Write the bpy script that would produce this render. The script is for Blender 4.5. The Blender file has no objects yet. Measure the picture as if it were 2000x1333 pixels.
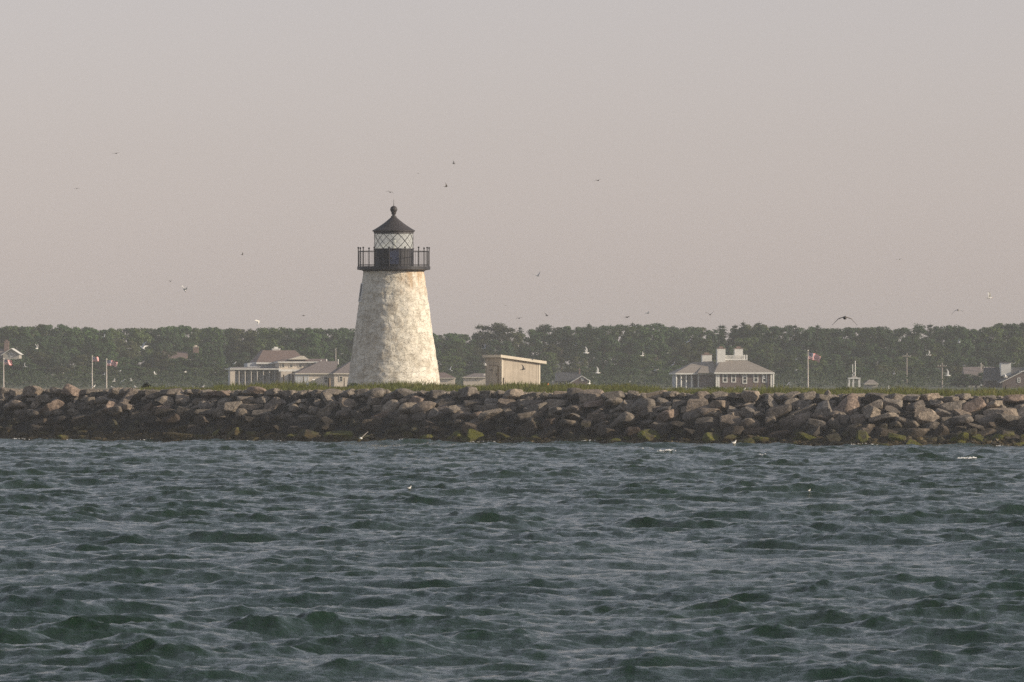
import bpy, math, random
import numpy as np
from mathutils import Vector, Matrix, noise

R = math.radians
rnd = random.Random(11)
scene = bpy.context.scene
COL = scene.collection

# ---------------------------------------------------------------- viewpoint
F = 16000.0          # focal length in photo pixels (2000 px wide)
HZ = 742.0           # photo row of the horizon
H = 3.75             # eye height above the water
SUN_AZ = 75.0        # degrees to the right of the view direction, measured towards the camera from straight ahead = 90 is square right
SUN_EL = 20.0

def X(px, d): return (px - 1000.0) / F * d
def Z(py, d): return H + (HZ - py) / F * d
def P(px, py, d): return Vector((X(px, d), d, Z(py, d)))
def PX(x, d): return 1000.0 + x / d * F

# ---------------------------------------------------------------- materials
def newmat(name):
    m = bpy.data.materials.new(name); m.use_nodes = True
    nt = m.node_tree; nt.nodes.clear()
    out = nt.nodes.new('ShaderNodeOutputMaterial')
    b = nt.nodes.new('ShaderNodeBsdfPrincipled')
    nt.links.new(b.outputs[0], out.inputs[0])
    return m, nt, b

def N(nt, t, **kw):
    n = nt.nodes.new(t)
    for k, v in kw.items(): setattr(n, k, v)
    return n

def ramp(nt, fac, stops):
    r = N(nt, 'ShaderNodeValToRGB')
    e = r.color_ramp.elements
    while len(e) < len(stops): e.new(0.5)
    for el, (p, c) in zip(e, stops):
        el.position = p
        el.color = (c[0], c[1], c[2], 1) if hasattr(c, '__len__') else (c, c, c, 1)
    nt.links.new(fac, r.inputs[0])
    return r.outputs[0]

def mixc(nt, fac, a, b, mode='MIX'):
    m = N(nt, 'ShaderNodeMix', data_type='RGBA', blend_type=mode)
    for sock, v in ((m.inputs[0], fac), (m.inputs[6], a), (m.inputs[7], b)):
        if hasattr(v, 'is_output'): nt.links.new(v, sock)
        elif hasattr(v, '__len__'): sock.default_value = (v[0], v[1], v[2], 1)
        else: sock.default_value = v
    return m.outputs[2]

def mth(nt, op, a, b=None, c=None):
    m = N(nt, 'ShaderNodeMath', operation=op)
    for i, v in enumerate((a, b, c)):
        if v is None: continue
        if hasattr(v, 'is_output'): nt.links.new(v, m.inputs[i])
        else: m.inputs[i].default_value = v
    return m.outputs[0]

def coords(nt, which='Object', scale=(1, 1, 1)):
    if which == 'World':
        c = N(nt, 'ShaderNodeNewGeometry').outputs['Position']
    else:
        c = N(nt, 'ShaderNodeTexCoord').outputs[which]
    mp = N(nt, 'ShaderNodeMapping'); mp.inputs['Scale'].default_value = scale
    nt.links.new(c, mp.inputs[0])
    return mp.outputs[0]

def noise_tex(nt, vec, scale, detail=5, rough=0.55, out='Fac'):
    n = N(nt, 'ShaderNodeTexNoise'); n.inputs['Scale'].default_value = scale
    n.inputs['Detail'].default_value = detail; n.inputs['Roughness'].default_value = rough
    nt.links.new(vec, n.inputs['Vector'])
    return n.outputs[out]

def bump(nt, bsdf, height, strength=0.5, dist=0.05):
    b = N(nt, 'ShaderNodeBump'); b.inputs['Strength'].default_value = strength
    b.inputs['Distance'].default_value = dist
    nt.links.new(height, b.inputs['Height']); nt.links.new(b.outputs[0], bsdf.inputs['Normal'])

def simple(name, col, var=0.25, scale=3.0, rough=0.7, metal=0.0, island=0.0, spec=0.4):
    m, nt, b = newmat(name)
    v = coords(nt)
    n = noise_tex(nt, v, scale)
    c = ramp(nt, n, [(0.25, [x * (1 - var) for x in col]), (0.75, [min(1, x * (1 + var)) for x in col])])
    if island:
        g = N(nt, 'ShaderNodeNewGeometry')
        k = ramp(nt, g.outputs['Random Per Island'], [(0, 1 - island), (1, 1 + island * 0.0)])
        c = mixc(nt, 1.0, c, k, 'MULTIPLY')
    nt.links.new(c, b.inputs['Base Color'])
    b.inputs['Roughness'].default_value = rough; b.inputs['Metallic'].default_value = metal
    b.inputs['Specular IOR Level'].default_value = spec
    return m

M = {}
M['white'] = simple('white_paint', (0.74, 0.72, 0.67), 0.12, 2, 0.6)
M['trim'] = simple('cream_trim', (0.66, 0.60, 0.50), 0.15, 3, 0.6)
M['black'] = simple('black_iron', (0.028, 0.025, 0.027), 0.4, 3, 0.5)
M['darkdrum'] = simple('blue_black_plate', (0.029, 0.028, 0.035), 0.5, 4, 0.55)
M['hatch'] = simple('slate_blue_paint', (0.045, 0.055, 0.10), 0.3, 4, 0.5)
M['roofblack'] = simple('lantern_roof_iron', (0.050, 0.044, 0.046), 0.3, 2, 0.6)
M['shingle_roof'] = simple('weathered_shingle_roof', (0.27, 0.235, 0.205), 0.2, 3, 0.8)
M['red_roof'] = simple('reddish_shingle_roof', (0.19, 0.135, 0.118), 0.25, 3, 0.8)
M['grey_roof'] = simple('grey_asphalt_roof', (0.20, 0.165, 0.155), 0.2, 3, 0.8)
M['dark_roof'] = simple('dark_roof', (0.07, 0.07, 0.075), 0.3, 3, 0.8)
M['shingle_wall'] = simple('dark_shingle_wall', (0.13, 0.095, 0.088), 0.3, 6, 0.85)
M['shade_blue_wall'] = simple('shade_tinted_clapboard', (0.50, 0.515, 0.53), 0.2, 5, 0.8)  # blue-grey puts the shade and haze over these walls into their colour
M['tan_wall'] = simple('tan_clapboard', (0.64, 0.555, 0.46), 0.15, 5, 0.75)
M['pale_wall'] = simple('pale_grey_clapboard', (0.40, 0.37, 0.33), 0.15, 5, 0.75)
M['brick'] = simple('chimney_brick', (0.22, 0.15, 0.125), 0.3, 8, 0.85)
M['pane'] = simple('window_pane', (0.03, 0.033, 0.036), 0.3, 1, 0.35)
M['pole'] = simple('pale_pole_paint', (0.62, 0.55, 0.49), 0.15, 2, 0.55)
M['utility'] = simple('grey_utility_pole', (0.30, 0.26, 0.23), 0.2, 4, 0.85)
M['wood'] = simple('weathered_wood', (0.20, 0.155, 0.115), 0.3, 6, 0.85)
M['bark'] = simple('bark', (0.085, 0.07, 0.055), 0.35, 5, 0.9)
M['gull_white'] = simple('white_feathers', (0.80, 0.78, 0.74), 0.08, 6, 0.8)
M['gull_grey'] = simple('grey_wing_feathers', (0.42, 0.42, 0.43), 0.15, 6, 0.8)
M['gull_black'] = simple('black_feathers', (0.025, 0.024, 0.025), 0.3, 6, 0.7)
M['gull_shaded'] = simple('shaded_feathers', (0.20, 0.175, 0.16), 0.3, 6, 0.8)  # dark brown puts the shaded undersides of backlit birds into the colour
M['beak'] = simple('orange_bill', (0.45, 0.18, 0.05), 0.2, 6, 0.5)
M['orange'] = simple('orange_plastic', (0.65, 0.20, 0.05), 0.1, 3, 0.5)
M['foam'] = simple('sea_foam', (0.78, 0.77, 0.74), 0.12, 4, 0.9)

def m_tower():
    m, nt, b = newmat('weathered_whitewashed_stone')
    v = coords(nt, 'Object')
    vs = coords(nt, 'Object', (1, 1, 1.9))
    vor = N(nt, 'ShaderNodeTexVoronoi', feature='DISTANCE_TO_EDGE'); vor.inputs['Scale'].default_value = 2.1
    warp = mixc(nt, 0.35, vs, noise_tex(nt, vs, 2.5, 4, 0.6, 'Color'), 'ADD')
    nt.links.new(warp, vor.inputs['Vector'])
    joint = ramp(nt, vor.outputs['Distance'], [(0.0, 0.35), (0.05, 1.0)])
    cell = N(nt, 'ShaderNodeTexVoronoi', feature='F1'); cell.inputs['Scale'].default_value = 2.1
    nt.links.new(warp, cell.inputs['Vector'])
    n1 = noise_tex(nt, v, 1.6, 8, 0.68)
    n2 = noise_tex(nt, v, 9.0, 6, 0.7)
    n3 = noise_tex(nt, coords(nt, 'Object', (2.2, 2.2, 0.35)), 2.0, 5, 0.6)
    paint = ramp(nt, n2, [(0.3, (0.74, 0.685, 0.58)), (0.62, (0.91, 0.86, 0.755))])
    stone = mixc(nt, n2, (0.26, 0.215, 0.16), (0.52, 0.45, 0.35))
    worn = mth(nt, 'MULTIPLY', ramp(nt, n1, [(0.47, 0.0), (0.60, 1.0)]), ramp(nt, n2, [(0.4, 0.2), (0.6, 1.0)]))
    c = mixc(nt, mth(nt, 'MULTIPLY', worn, 0.88), paint, stone)
    sx = N(nt, 'ShaderNodeSeparateXYZ'); nt.links.new(v, sx.inputs[0])
    ang = mth(nt, 'MULTIPLY', mth(nt, 'ARCTAN2', sx.outputs['Y'], sx.outputs['X']), 2.5)
    cb = N(nt, 'ShaderNodeCombineXYZ'); nt.links.new(ang, cb.inputs[0]); nt.links.new(sx.outputs['Z'], cb.inputs[1])
    wv = mixc(nt, 0.55, cb.outputs[0], noise_tex(nt, v, 1.9, 4, 0.6, 'Color'), 'ADD')
    bk = N(nt, 'ShaderNodeTexBrick'); nt.links.new(wv, bk.inputs['Vector'])
    bk.inputs['Scale'].default_value = 1.0; bk.inputs['Brick Width'].default_value = 0.66; bk.inputs['Row Height'].default_value = 0.36
    bk.inputs['Mortar Size'].default_value = 0.022; bk.inputs['Mortar Smooth'].default_value = 0.5; bk.offset = 0.42
    bk.inputs['Color1'].default_value = (1.0, 1.0, 1.0, 1); bk.inputs['Color2'].default_value = (0.66, 0.62, 0.54, 1); bk.inputs['Mortar'].default_value = (0.62, 0.58, 0.5, 1)
    c = mixc(nt, 0.34, c, bk.outputs['Color'], 'MULTIPLY')
    # black specks where paint has flaked off joints
    fl = mth(nt, 'MULTIPLY', mth(nt, 'SUBTRACT', 1.0, joint), ramp(nt, noise_tex(nt, v, 3.5, 4), [(0.44, 0.0), (0.58, 1.0)]))
    c = mixc(nt, mth(nt, 'MULTIPLY', fl, 0.85), c, (0.12, 0.10, 0.08))
    # weather streaks running down, and rust below the gallery on the right
    c = mixc(nt, mth(nt, 'MULTIPLY', ramp(nt, n3, [(0.5, 0.0), (0.75, 1.0)]), 0.35), c, (0.30, 0.27, 0.22))
    sep = N(nt, 'ShaderNodeSeparateXYZ'); nt.links.new(N(nt, 'ShaderNodeTexCoord').outputs['Object'], sep.inputs[0])
    top = N(nt, 'ShaderNodeMapRange'); nt.links.new(sep.outputs['Z'], top.inputs[0])
    for i, val in ((1, 5.9), (2, 7.7), (3, 0.0), (4, 1.0)): top.inputs[i].default_value = val
    side = N(nt, 'ShaderNodeMapRange'); nt.links.new(sep.outputs['X'], side.inputs[0])
    for i, val in ((1, -0.2), (2, 1.2), (3, 0.0), (4, 1.0)): side.inputs[i].default_value = val
    rust = mth(nt, 'MULTIPLY', mth(nt, 'MULTIPLY', top.outputs[0], side.outputs[0]), ramp(nt, n3, [(0.38, 0.0), (0.6, 1.0)]))
    c = mixc(nt, mth(nt, 'MULTIPLY', rust, 0.7), c, (0.50, 0.27, 0.09))
    nt.links.new(c, b.inputs['Base Color']); b.inputs['Roughness'].default_value = 0.85
    b.inputs['Specular IOR Level'].default_value = 0.25
    h = mth(nt, 'ADD', mth(nt, 'MULTIPLY', joint, 0.42), mth(nt, 'ADD', mth(nt, 'MULTIPLY', n2, 0.5), mth(nt, 'MULTIPLY', n1, 0.9)))
    h = mth(nt, 'SUBTRACT', h, mth(nt, 'MULTIPLY', bk.outputs['Fac'], 0.22))
    bump(nt, b, h, 0.75, 0.06)
    return m
M['tower'] = m_tower()

def m_rock():
    """granite; the tide line, wet zone, rockweed and green algae are real zones on the stones, but rise to the left to paint in shade. Object colour = tint, alpha = algae."""
    m, nt, b = newmat('breakwater_granite')
    oi = N(nt, 'ShaderNodeObjectInfo')
    v = coords(nt, 'World')
    n1 = noise_tex(nt, v, 1.1, 6, 0.6); n2 = noise_tex(nt, v, 5.0, 7, 0.7); n4 = noise_tex(nt, v, 0.35, 3, 0.5)
    base = ramp(nt, n2, [(0.28, (0.10, 0.086, 0.074)), (0.5, (0.245, 0.210, 0.178)), (0.72, (0.42, 0.365, 0.31))])
    base = mixc(nt, 1.0, base, oi.outputs['Color'], 'MULTIPLY')
    crack = ramp(nt, noise_tex(nt, v, 2.4, 8, 0.75), [(0.46, 1.0), (0.5, 0.45), (0.54, 1.0)])
    base = mixc(nt, 0.6, base, crack, 'MULTIPLY')
    sep = N(nt, 'ShaderNodeSeparateXYZ'); nt.links.new(N(nt, 'ShaderNodeNewGeometry').outputs['Position'], sep.inputs[0])
    zz = mth(nt, 'ADD', sep.outputs['Z'], mth(nt, 'ADD', mth(nt, 'MULTIPLY', mth(nt, 'SUBTRACT', n1, 0.5), 1.5), mth(nt, 'MULTIPLY', mth(nt, 'SUBTRACT', n4, 0.5), 1.6)))
    zz = mth(nt, 'ADD', zz, mth(nt, 'MULTIPLY', sep.outputs['X'], 0.012))  # lifts the dark zones to the left, painting shade onto that end
    wet = N(nt, 'ShaderNodeMapRange'); nt.links.new(zz, wet.inputs[0])
    for i, val in ((1, 1.2), (2, 1.95), (3, 1.0), (4, 0.0)): wet.inputs[i].default_value = val
    dark = mixc(nt, 1.0, mixc(nt, n2, (0.010, 0.0088, 0.0075), (0.070, 0.057, 0.045)), oi.outputs['Color'], 'MULTIPLY')
    c = mixc(nt, mth(nt, 'MULTIPLY', wet.outputs[0], 0.92), base, dark)
    alg = N(nt, 'ShaderNodeMapRange'); nt.links.new(zz, alg.inputs[0])
    for i, val in ((1, 1.05), (2, 1.45), (3, 1.0), (4, 0.0)): alg.inputs[i].default_value = val
    a = mth(nt, 'MULTIPLY', mth(nt, 'MULTIPLY', alg.outputs[0], oi.outputs['Alpha']), ramp(nt, noise_tex(nt, v, 2.2, 4), [(0.34, 0.0), (0.52, 1.0)]))
    c = mixc(nt, a, c, mixc(nt, n2, (0.055, 0.060, 0.010), (0.17, 0.168, 0.026)))
    weed = N(nt, 'ShaderNodeMapRange'); nt.links.new(zz, weed.inputs[0])
    for i, val in ((1, 0.25), (2, 0.6), (3, 1.0), (4, 0.0)): weed.inputs[i].default_value = val
    c = mixc(nt, mth(nt, 'MULTIPLY', weed.outputs[0], 0.85), c, mixc(nt, n2, (0.030, 0.020, 0.009), (0.085, 0.060, 0.022)))
    nt.links.new(c, b.inputs['Base Color'])
    b.inputs['Roughness'].default_value = 0.8; b.inputs['Specular IOR Level'].default_value = 0.3
    bump(nt, b, mth(nt, 'ADD', n2, mth(nt, 'MULTIPLY', crack, 0.35)), 0.7, 0.09)
    return m
M['rock'] = m_rock()

def m_leaf(name, conifer=False):
    m, nt, b = newmat(name)
    oi = N(nt, 'ShaderNodeObjectInfo')
    g = N(nt, 'ShaderNodeNewGeometry')
    k = ramp(nt, g.outputs['Random Per Island'], [(0, 0.86), (0.6, 1.0), (1, 1.14)])
    c = mixc(nt, 1.0, oi.outputs['Color'], k, 'MULTIPLY')
    n = noise_tex(nt, coords(nt, 'World'), 0.45, 4)
    c = mixc(nt, 1.0, c, ramp(nt, n, [(0.3, (0.84, 0.86, 0.85)), (0.7, (1.18, 1.14, 1.02))]), 'MULTIPLY')
    nt.links.new(c, b.inputs['Base Color']); b.inputs['Roughness'].default_value = 0.75
    b.inputs['Specular IOR Level'].default_value = 0.2
    out = [n for n in nt.nodes if n.type == 'OUTPUT_MATERIAL'][0]
    tl = N(nt, 'ShaderNodeBsdfTranslucent'); nt.links.new(c, tl.inputs[0])
    mx = N(nt, 'ShaderNodeMixShader'); mx.inputs[0].default_value = 0.4
    nt.links.new(b.outputs[0], mx.inputs[1]); nt.links.new(tl.outputs[0], mx.inputs[2]); nt.links.new(mx.outputs[0], out.inputs[0])
    return m
M['leaf'] = m_leaf('foliage')

def m_grass():
    m, nt, b = newmat('island_grass')
    g = N(nt, 'ShaderNodeNewGeometry')
    n = noise_tex(nt, coords(nt, 'World'), 0.6, 5, 0.65)
    c = ramp(nt, n, [(0.3, (0.085, 0.112, 0.030)), (0.5, (0.155, 0.168, 0.046)), (0.7, (0.28, 0.235, 0.092))])
    k = ramp(nt, g.outputs['Random Per Island'], [(0, 0.6), (0.7, 1.1), (1, 1.6)])
    nt.links.new(mixc(nt, 1.0, c, k, 'MULTIPLY'), b.inputs['Base Color'])
    b.inputs['Roughness'].default_value = 0.7; b.inputs['Specular IOR Level'].default_value = 0.2
    return m
M['grass'] = m_grass()

def m_ground(name, a, c2, scale):
    m, nt, b = newmat(name)
    v = coords(nt, 'World')
    n = noise_tex(nt, v, scale, 7, 0.65)
    nt.links.new(ramp(nt, n, [(0.3, a), (0.7, c2)]), b.inputs['Base Color']); b.inputs['Roughness'].default_value = 0.95
    bump(nt, b, n, 0.6, 0.1)
    return m
M['island'] = m_ground('island_soil', (0.09, 0.085, 0.04), (0.24, 0.20, 0.14), 1.2)
M['core'] = m_ground('breakwater_core', (0.006, 0.006, 0.005), (0.02, 0.017, 0.014), 1.6)  # near-black colour paints deep shade into the gaps between boulders
M['shore'] = m_ground('far_shore_ground', (0.04, 0.055, 0.025), (0.10, 0.10, 0.05), 0.15)
M['pebble'] = simple('pebble_stone', (0.36, 0.30, 0.25), 0.3, 4, 0.85, island=0.55)
M['weed'] = simple('rockweed', (0.085, 0.060, 0.022), 0.5, 2.5, 0.6, island=0.7)
M['boards'] = simple('weathered_shed_boards', (0.55, 0.475, 0.385), 0.14, 2.0, 0.8, island=0.13)
M['shed_trim'] = simple('pale_shed_trim', (0.72, 0.64, 0.52), 0.12, 3, 0.7)

def m_glass():
    m, nt, b = newmat('lantern_glass')
    out = [n for n in nt.nodes if n.type == 'OUTPUT_MATERIAL'][0]
    b.inputs['Base Color'].default_value = (0.80, 0.82, 0.79, 1); b.inputs['Roughness'].default_value = 0.12
    t = N(nt, 'ShaderNodeBsdfTransparent'); t.inputs[0].default_value = (0.93, 0.96, 0.94, 1)
    mx = N(nt, 'ShaderNodeMixShader'); mx.inputs[0].default_value = 0.34
    nt.links.new(t.outputs[0], mx.inputs[1]); nt.links.new(b.outputs[0], mx.inputs[2]); nt.links.new(mx.outputs[0], out.inputs[0])
    return m
M['glass'] = m_glass()

def m_lens():
    m, nt, b = newmat('lamp_lens')
    b.inputs['Base Color'].default_value = (0.8, 0.82, 0.8, 1); b.inputs['Roughness'].default_value = 0.08
    return m
M['lens'] = m_lens()

def m_flag():
    m, nt, b = newmat('striped_flag_cloth')
    uv = N(nt, 'ShaderNodeTexCoord').outputs['UV']
    s = N(nt, 'ShaderNodeSeparateXYZ'); nt.links.new(uv, s.inputs[0])
    st = mth(nt, 'MODULO', mth(nt, 'FLOOR', mth(nt, 'MULTIPLY', s.outputs[1], 13.0)), 2.0)
    c = mixc(nt, st, (0.60, 0.03, 0.045), (0.86, 0.82, 0.78))
    can = mth(nt, 'MULTIPLY', mth(nt, 'LESS_THAN', s.outputs[0], 0.4), mth(nt, 'GREATER_THAN', s.outputs[1], 6 / 13.0))
    def cellc(o, k):
        f = mth(nt, 'FRACT', mth(nt, 'MULTIPLY', o, k)); f = mth(nt, 'SUBTRACT', f, 0.5); return mth(nt, 'MULTIPLY', f, f)
    dd = mth(nt, 'ADD', cellc(s.outputs[0], 15.0), cellc(s.outputs[1], 11.14))
    star = mth(nt, 'LESS_THAN', dd, 0.055)
    blue = mixc(nt, star, (0.035, 0.045, 0.13), (0.72, 0.70, 0.68))
    c = mixc(nt, can, c, blue)
    nt.links.new(c, b.inputs['Base Color']); b.inputs['Roughness'].default_value = 0.85
    return m
M['flag'] = m_flag()

def m_water():
    m, nt, b = newmat('sea_water')
    v = coords(nt, 'World')
    n0 = noise_tex(nt, v, 0.06, 3, 0.5)
    c = ramp(nt, n0, [(0.3, (0.006, 0.022, 0.012)), (0.7, (0.011, 0.029, 0.013))])
    nt.links.new(c, b.inputs['Base Color'])
    b.inputs['Roughness'].default_value = 0.06; b.inputs['IOR'].default_value = 1.333; b.inputs['Specular IOR Level'].default_value = 0.42
    r1 = noise_tex(nt, coords(nt, 'World', (1.0, 1.25, 1)), 4.6, 6, 0.66)
    r2 = noise_tex(nt, coords(nt, 'World', (1.0, 1.4, 1)), 13.0, 4, 0.6)
    h = mth(nt, 'ADD', r1, mth(nt, 'MULTIPLY', r2, 0.35))
    bump(nt, b, h, 1.0, WATER_BUMP)
    return m
WATER_BUMP = 0.05
M['water'] = m_water()

# ---------------------------------------------------------------- mesh builder
class MB:
    def __init__(self): self.v = []; self.f = []; self.m = []; self.mi = 0
    def add(self, vs, fs):
        o = len(self.v); self.v += [tuple(p) for p in vs]
        for f in fs: self.f.append([i + o for i in f]); self.m.append(self.mi)
        return self
    def box(self, x0, x1, y0, y1, z0, z1, M4=None):
        vs = [Vector((x, y, z)) for z in (z0, z1) for y in (y0, y1) for x in (x0, x1)]
        if M4: vs = [M4 @ p for p in vs]
        return self.add(vs, [(0, 2, 3, 1), (4, 5, 7, 6), (0, 1, 5, 4), (2, 6, 7, 3), (0, 4, 6, 2), (1, 3, 7, 5)])
    def frustum(self, b, z0, t, z1):
        (x0, x1, y0, y1), (a0, a1, c0, c1) = b, t
        vs = [(x0, y0, z0), (x1, y0, z0), (x1, y1, z0), (x0, y1, z0), (a0, c0, z1), (a1, c0, z1), (a1, c1, z1), (a0, c1, z1)]
        return self.add(vs, [(0, 3, 2, 1), (4, 5, 6, 7), (0, 1, 5, 4), (1, 2, 6, 5), (2, 3, 7, 6), (3, 0, 4, 7)])
    def prism(self, prof, a0, a1, axis='y'):
        """polygon profile (u,z) extruded along the given horizontal axis"""
        n = len(prof)
        if axis == 'y': vs = [(u, a0, z) for u, z in prof] + [(u, a1, z) for u, z in prof]
        else: vs = [(a0, u, z) for u, z in prof] + [(a1, u, z) for u, z in prof]
        fs = [list(range(n))[::-1], list(range(n, 2 * n))] + [(i, (i + 1) % n, n + (i + 1) % n, n + i) for i in range(n)]
        return self.add(vs, fs)
    def lathe(self, prof, n=32, c=(0, 0, 0), cap=True, disp=None):
        vs = []; fs = []
        for r, z in prof:
            for i in range(n):
                a = 2 * math.pi * i / n
                rr = r + (disp(a, z) if disp else 0)
                vs.append((c[0] + rr * math.cos(a), c[1] + rr * math.sin(a), c[2] + z))
        for j in range(len(prof) - 1):
            for i in range(n):
                k = (i + 1) % n
                fs.append((j * n + i, j * n + k, (j + 1) * n + k, (j + 1) * n + i))
        if cap: fs.append(list(range(n))[::-1]); fs.append([(len(prof) - 1) * n + i for i in range(n)])
        return self.add(vs, fs)
    def tube(self, pts, rad, n=8):
        pts = [Vector(p) for p in pts]
        if not hasattr(rad, '__len__'): rad = [rad] * len(pts)
        vs = []; fs = []
        prev = None
        for i, p in enumerate(pts):
            t = (pts[min(i + 1, len(pts) - 1)] - pts[max(i - 1, 0)]).normalized()
            if prev is None:
                a = Vector((0, 0, 1)) if abs(t.z) < 0.9 else Vector((1, 0, 0))
                u = t.cross(a).normalized()
            else:
                u = (prev - t * prev.dot(t)).normalized()
            prev = u; w = t.cross(u)
            for k in range(n):
                an = 2 * math.pi * k / n
                vs.append(p + (u * math.cos(an) + w * math.sin(an)) * rad[i])
        for j in range(len(pts) - 1):
            for k in range(n):
                q = (k + 1) % n
                fs.append((j * n + k, j * n + q, (j + 1) * n + q, (j + 1) * n + k))
        fs.append(list(range(n))[::-1]); fs.append([(len(pts) - 1) * n + k for k in range(n)])
        return self.add(vs, fs)
    def mesh(self, name, mats, smooth=False):
        me = bpy.data.meshes.new(name); me.from_pydata(self.v, [], self.f)
        for mt in (mats if isinstance(mats, list) else [mats]): me.materials.append(mt)
        me.polygons.foreach_set('material_index', self.m)
        if smooth: me.polygons.foreach_set('use_smooth', [True] * len(self.f))
        me.update(); return me
    def build(self, name, mats, parent=None, smooth=False):
        o = bpy.data.objects.new(name, self.mesh(name, mats, smooth)); COL.objects.link(o)
        if parent: o.parent = parent
        return o

def tag(o, label=None, cat=None, group=None, kind=None):
    if label: o['label'] = label
    if cat: o['category'] = cat
    if group: o['group'] = group
    if kind: o['kind'] = kind
    return o

def thing(name, label, cat, loc=(0, 0, 0), rz=0.0, group=None):
    o = bpy.data.objects.new(name, None); COL.objects.link(o); o.empty_display_size = 0.3
    o.location = loc; o.rotation_euler = (0, 0, rz)
    return tag(o, label, cat, group)

ORD = ['first', 'second', 'third', 'fourth', 'fifth', 'sixth', 'seventh', 'eighth', 'ninth', 'tenth', 'eleventh', 'twelfth',
       'thirteenth', 'fourteenth', 'fifteenth', 'sixteenth', 'seventeenth', 'eighteenth', 'nineteenth', 'twentieth']
MARKS = [(7, 'the leftmost flagpole'), (194, 'the pair of flagpoles'), (340, 'the half-hidden brown roof'), (500, 'the inn'),
         (769, 'the lighthouse'), (1003, 'the shed'), (1128, 'the gabled cottage'), (1415, 'the hip-roofed house'),
         (1578, 'the rightmost flagpole'), (1668, 'the white porch'), (1840, 'the utility pole'), (1965, 'the house with a white dormer')]
def place_words(items, below):
    """items: list of (px, key). Returns key -> words that place each one by counting from its nearest landmark."""
    out = {}
    by = {}
    for px, key in items:
        mk = min(MARKS, key=lambda t: abs(t[0] - px))
        by.setdefault(mk, []).append((px, key))
    for mk, lst in by.items():
        lst.sort()
        near = min(lst, key=lambda t: abs(t[0] - mk[0]))
        left = [t for t in lst if t[0] < near[0]][::-1]; right = [t for t in lst if t[0] > near[0]]
        out[near[1]] = f'{below} {mk[1]}'
        for i, t in enumerate(left): out[t[1]] = f'{ORD[i]} left of {mk[1]}'
        for i, t in enumerate(right): out[t[1]] = f'{ORD[i]} right of {mk[1]}'
    return out

# ---------------------------------------------------------------- plan of the breakwater
YW = [(px, y + 4.5) for px, y in ((-1200, 852.0), (-400, 855.2), (0, 857.3), (500, 860.5), (900, 863.2), (1300, 865.8), (1700, 868.2), (2400, 869.2), (3400, 869.6))]
YC = [(-1200, 754), (0, 757), (500, 759), (1000, 763), (1500, 766), (2000, 771), (3400, 771)]
def lerp(tab, x):
    for (a, b), (c, d) in zip(tab, tab[1:]):
        if x <= c: return b + (d - b) * (x - a) / (c - a)
    return tab[-1][1]
def d_water(px): return H * F / (lerp(YW, px) - HZ)
def z_crest(px, d): return Z(lerp(YC, px), d)
_tab = [(px, X(px, d_water(px)), d_water(px)) for px in range(-900, 3000, 10)]
def shore_at(x):
    """distance of the waterline for a world x, and its photo column"""
    for (p0, x0, d0), (p1, x1, d1) in zip(_tab, _tab[1:]):
        if x <= x1:
            t = (x - x0) / (x1 - x0); return d0 + (d1 - d0) * t, p0 + (p1 - p0) * t
    return _tab[-1][2], _tab[-1][0]
RUN = 5.2                                      # horizontal depth of the slope
def ground_z(x, y):
    d, px = shore_at(x)
    b = y - d
    zc = z_crest(px, d + RUN) - 0.25
    if b < RUN: return -0.6 + (zc + 0.6) * max(0.0, (b + 1.5) / (RUN + 1.5))
    zt = lerp([(0, 3.12), (1050, 3.12), (1350, 2.93), (2000, 2.90)], max(0, min(2000, px)))
    return zc + min(1.0, (b - RUN) / 12.0) * (zt - zc if zt > zc or px > 1050 else 0.0)

# ---------------------------------------------------------------- water
wr = np.random.RandomState(12)
WAVES = []
for lam_lo, lam_hi, n, s2 in ((5, 10, 12, 0.0036), (2.8, 5, 22, 0.0088), (1.5, 2.8, 26, 0.0062), (0.75, 1.5, 28, 0.0046), (0.4, 0.75, 30, 0.0054), (0.2, 0.4, 32, 0.0050), (0.11, 0.2, 30, 0.0028)):
    for i in range(n):
        lam = lam_lo * (lam_hi / lam_lo) ** wr.rand(); k = 2 * math.pi / lam
        spread = 0.36 if lam > 2.6 else (0.68 if lam > 0.75 else 0.9)
        th = math.radians(-72) + wr.randn() * spread
        WAVES.append((k * math.cos(th), k * math.sin(th), 1.0 * math.sqrt(2 * s2 / n) / k, wr.rand() * 2 * math.pi, k))
def wave(x, y, fade=1.0, chop=0.82):
    z = np.zeros_like(x); dx = np.zeros_like(x); dy = np.zeros_like(x)
    gust = 1.0 + 0.14 * np.sin(x * 0.083 + y * 0.021 + 1.3) * np.sin(y * 0.047 - x * 0.031) + 0.13 * np.sin(x * 0.21 - y * 0.09)
    group = None
    for kx, ky, a, ph, k in WAVES:
        t = kx * x + ky * y + ph
        if k > 4.2 and group is None:            # short waves ride rougher on the crests of the long ones
            group = np.clip(1.0 + 0.5 * z / max(1e-4, float(z.std())), 0.35, 2.1) if z.size > 1 else 1.0
        amp = a * (gust if k > 2.2 else 1.0) * (group if k > 4.2 else 1.0)
        s = np.sin(t); c = np.cos(t)
        z += amp * c; dx -= amp * chop * (kx / k) * s; dy -= amp * chop * (ky / k) * s
    return dx * fade, dy * fade, z * fade

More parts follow.
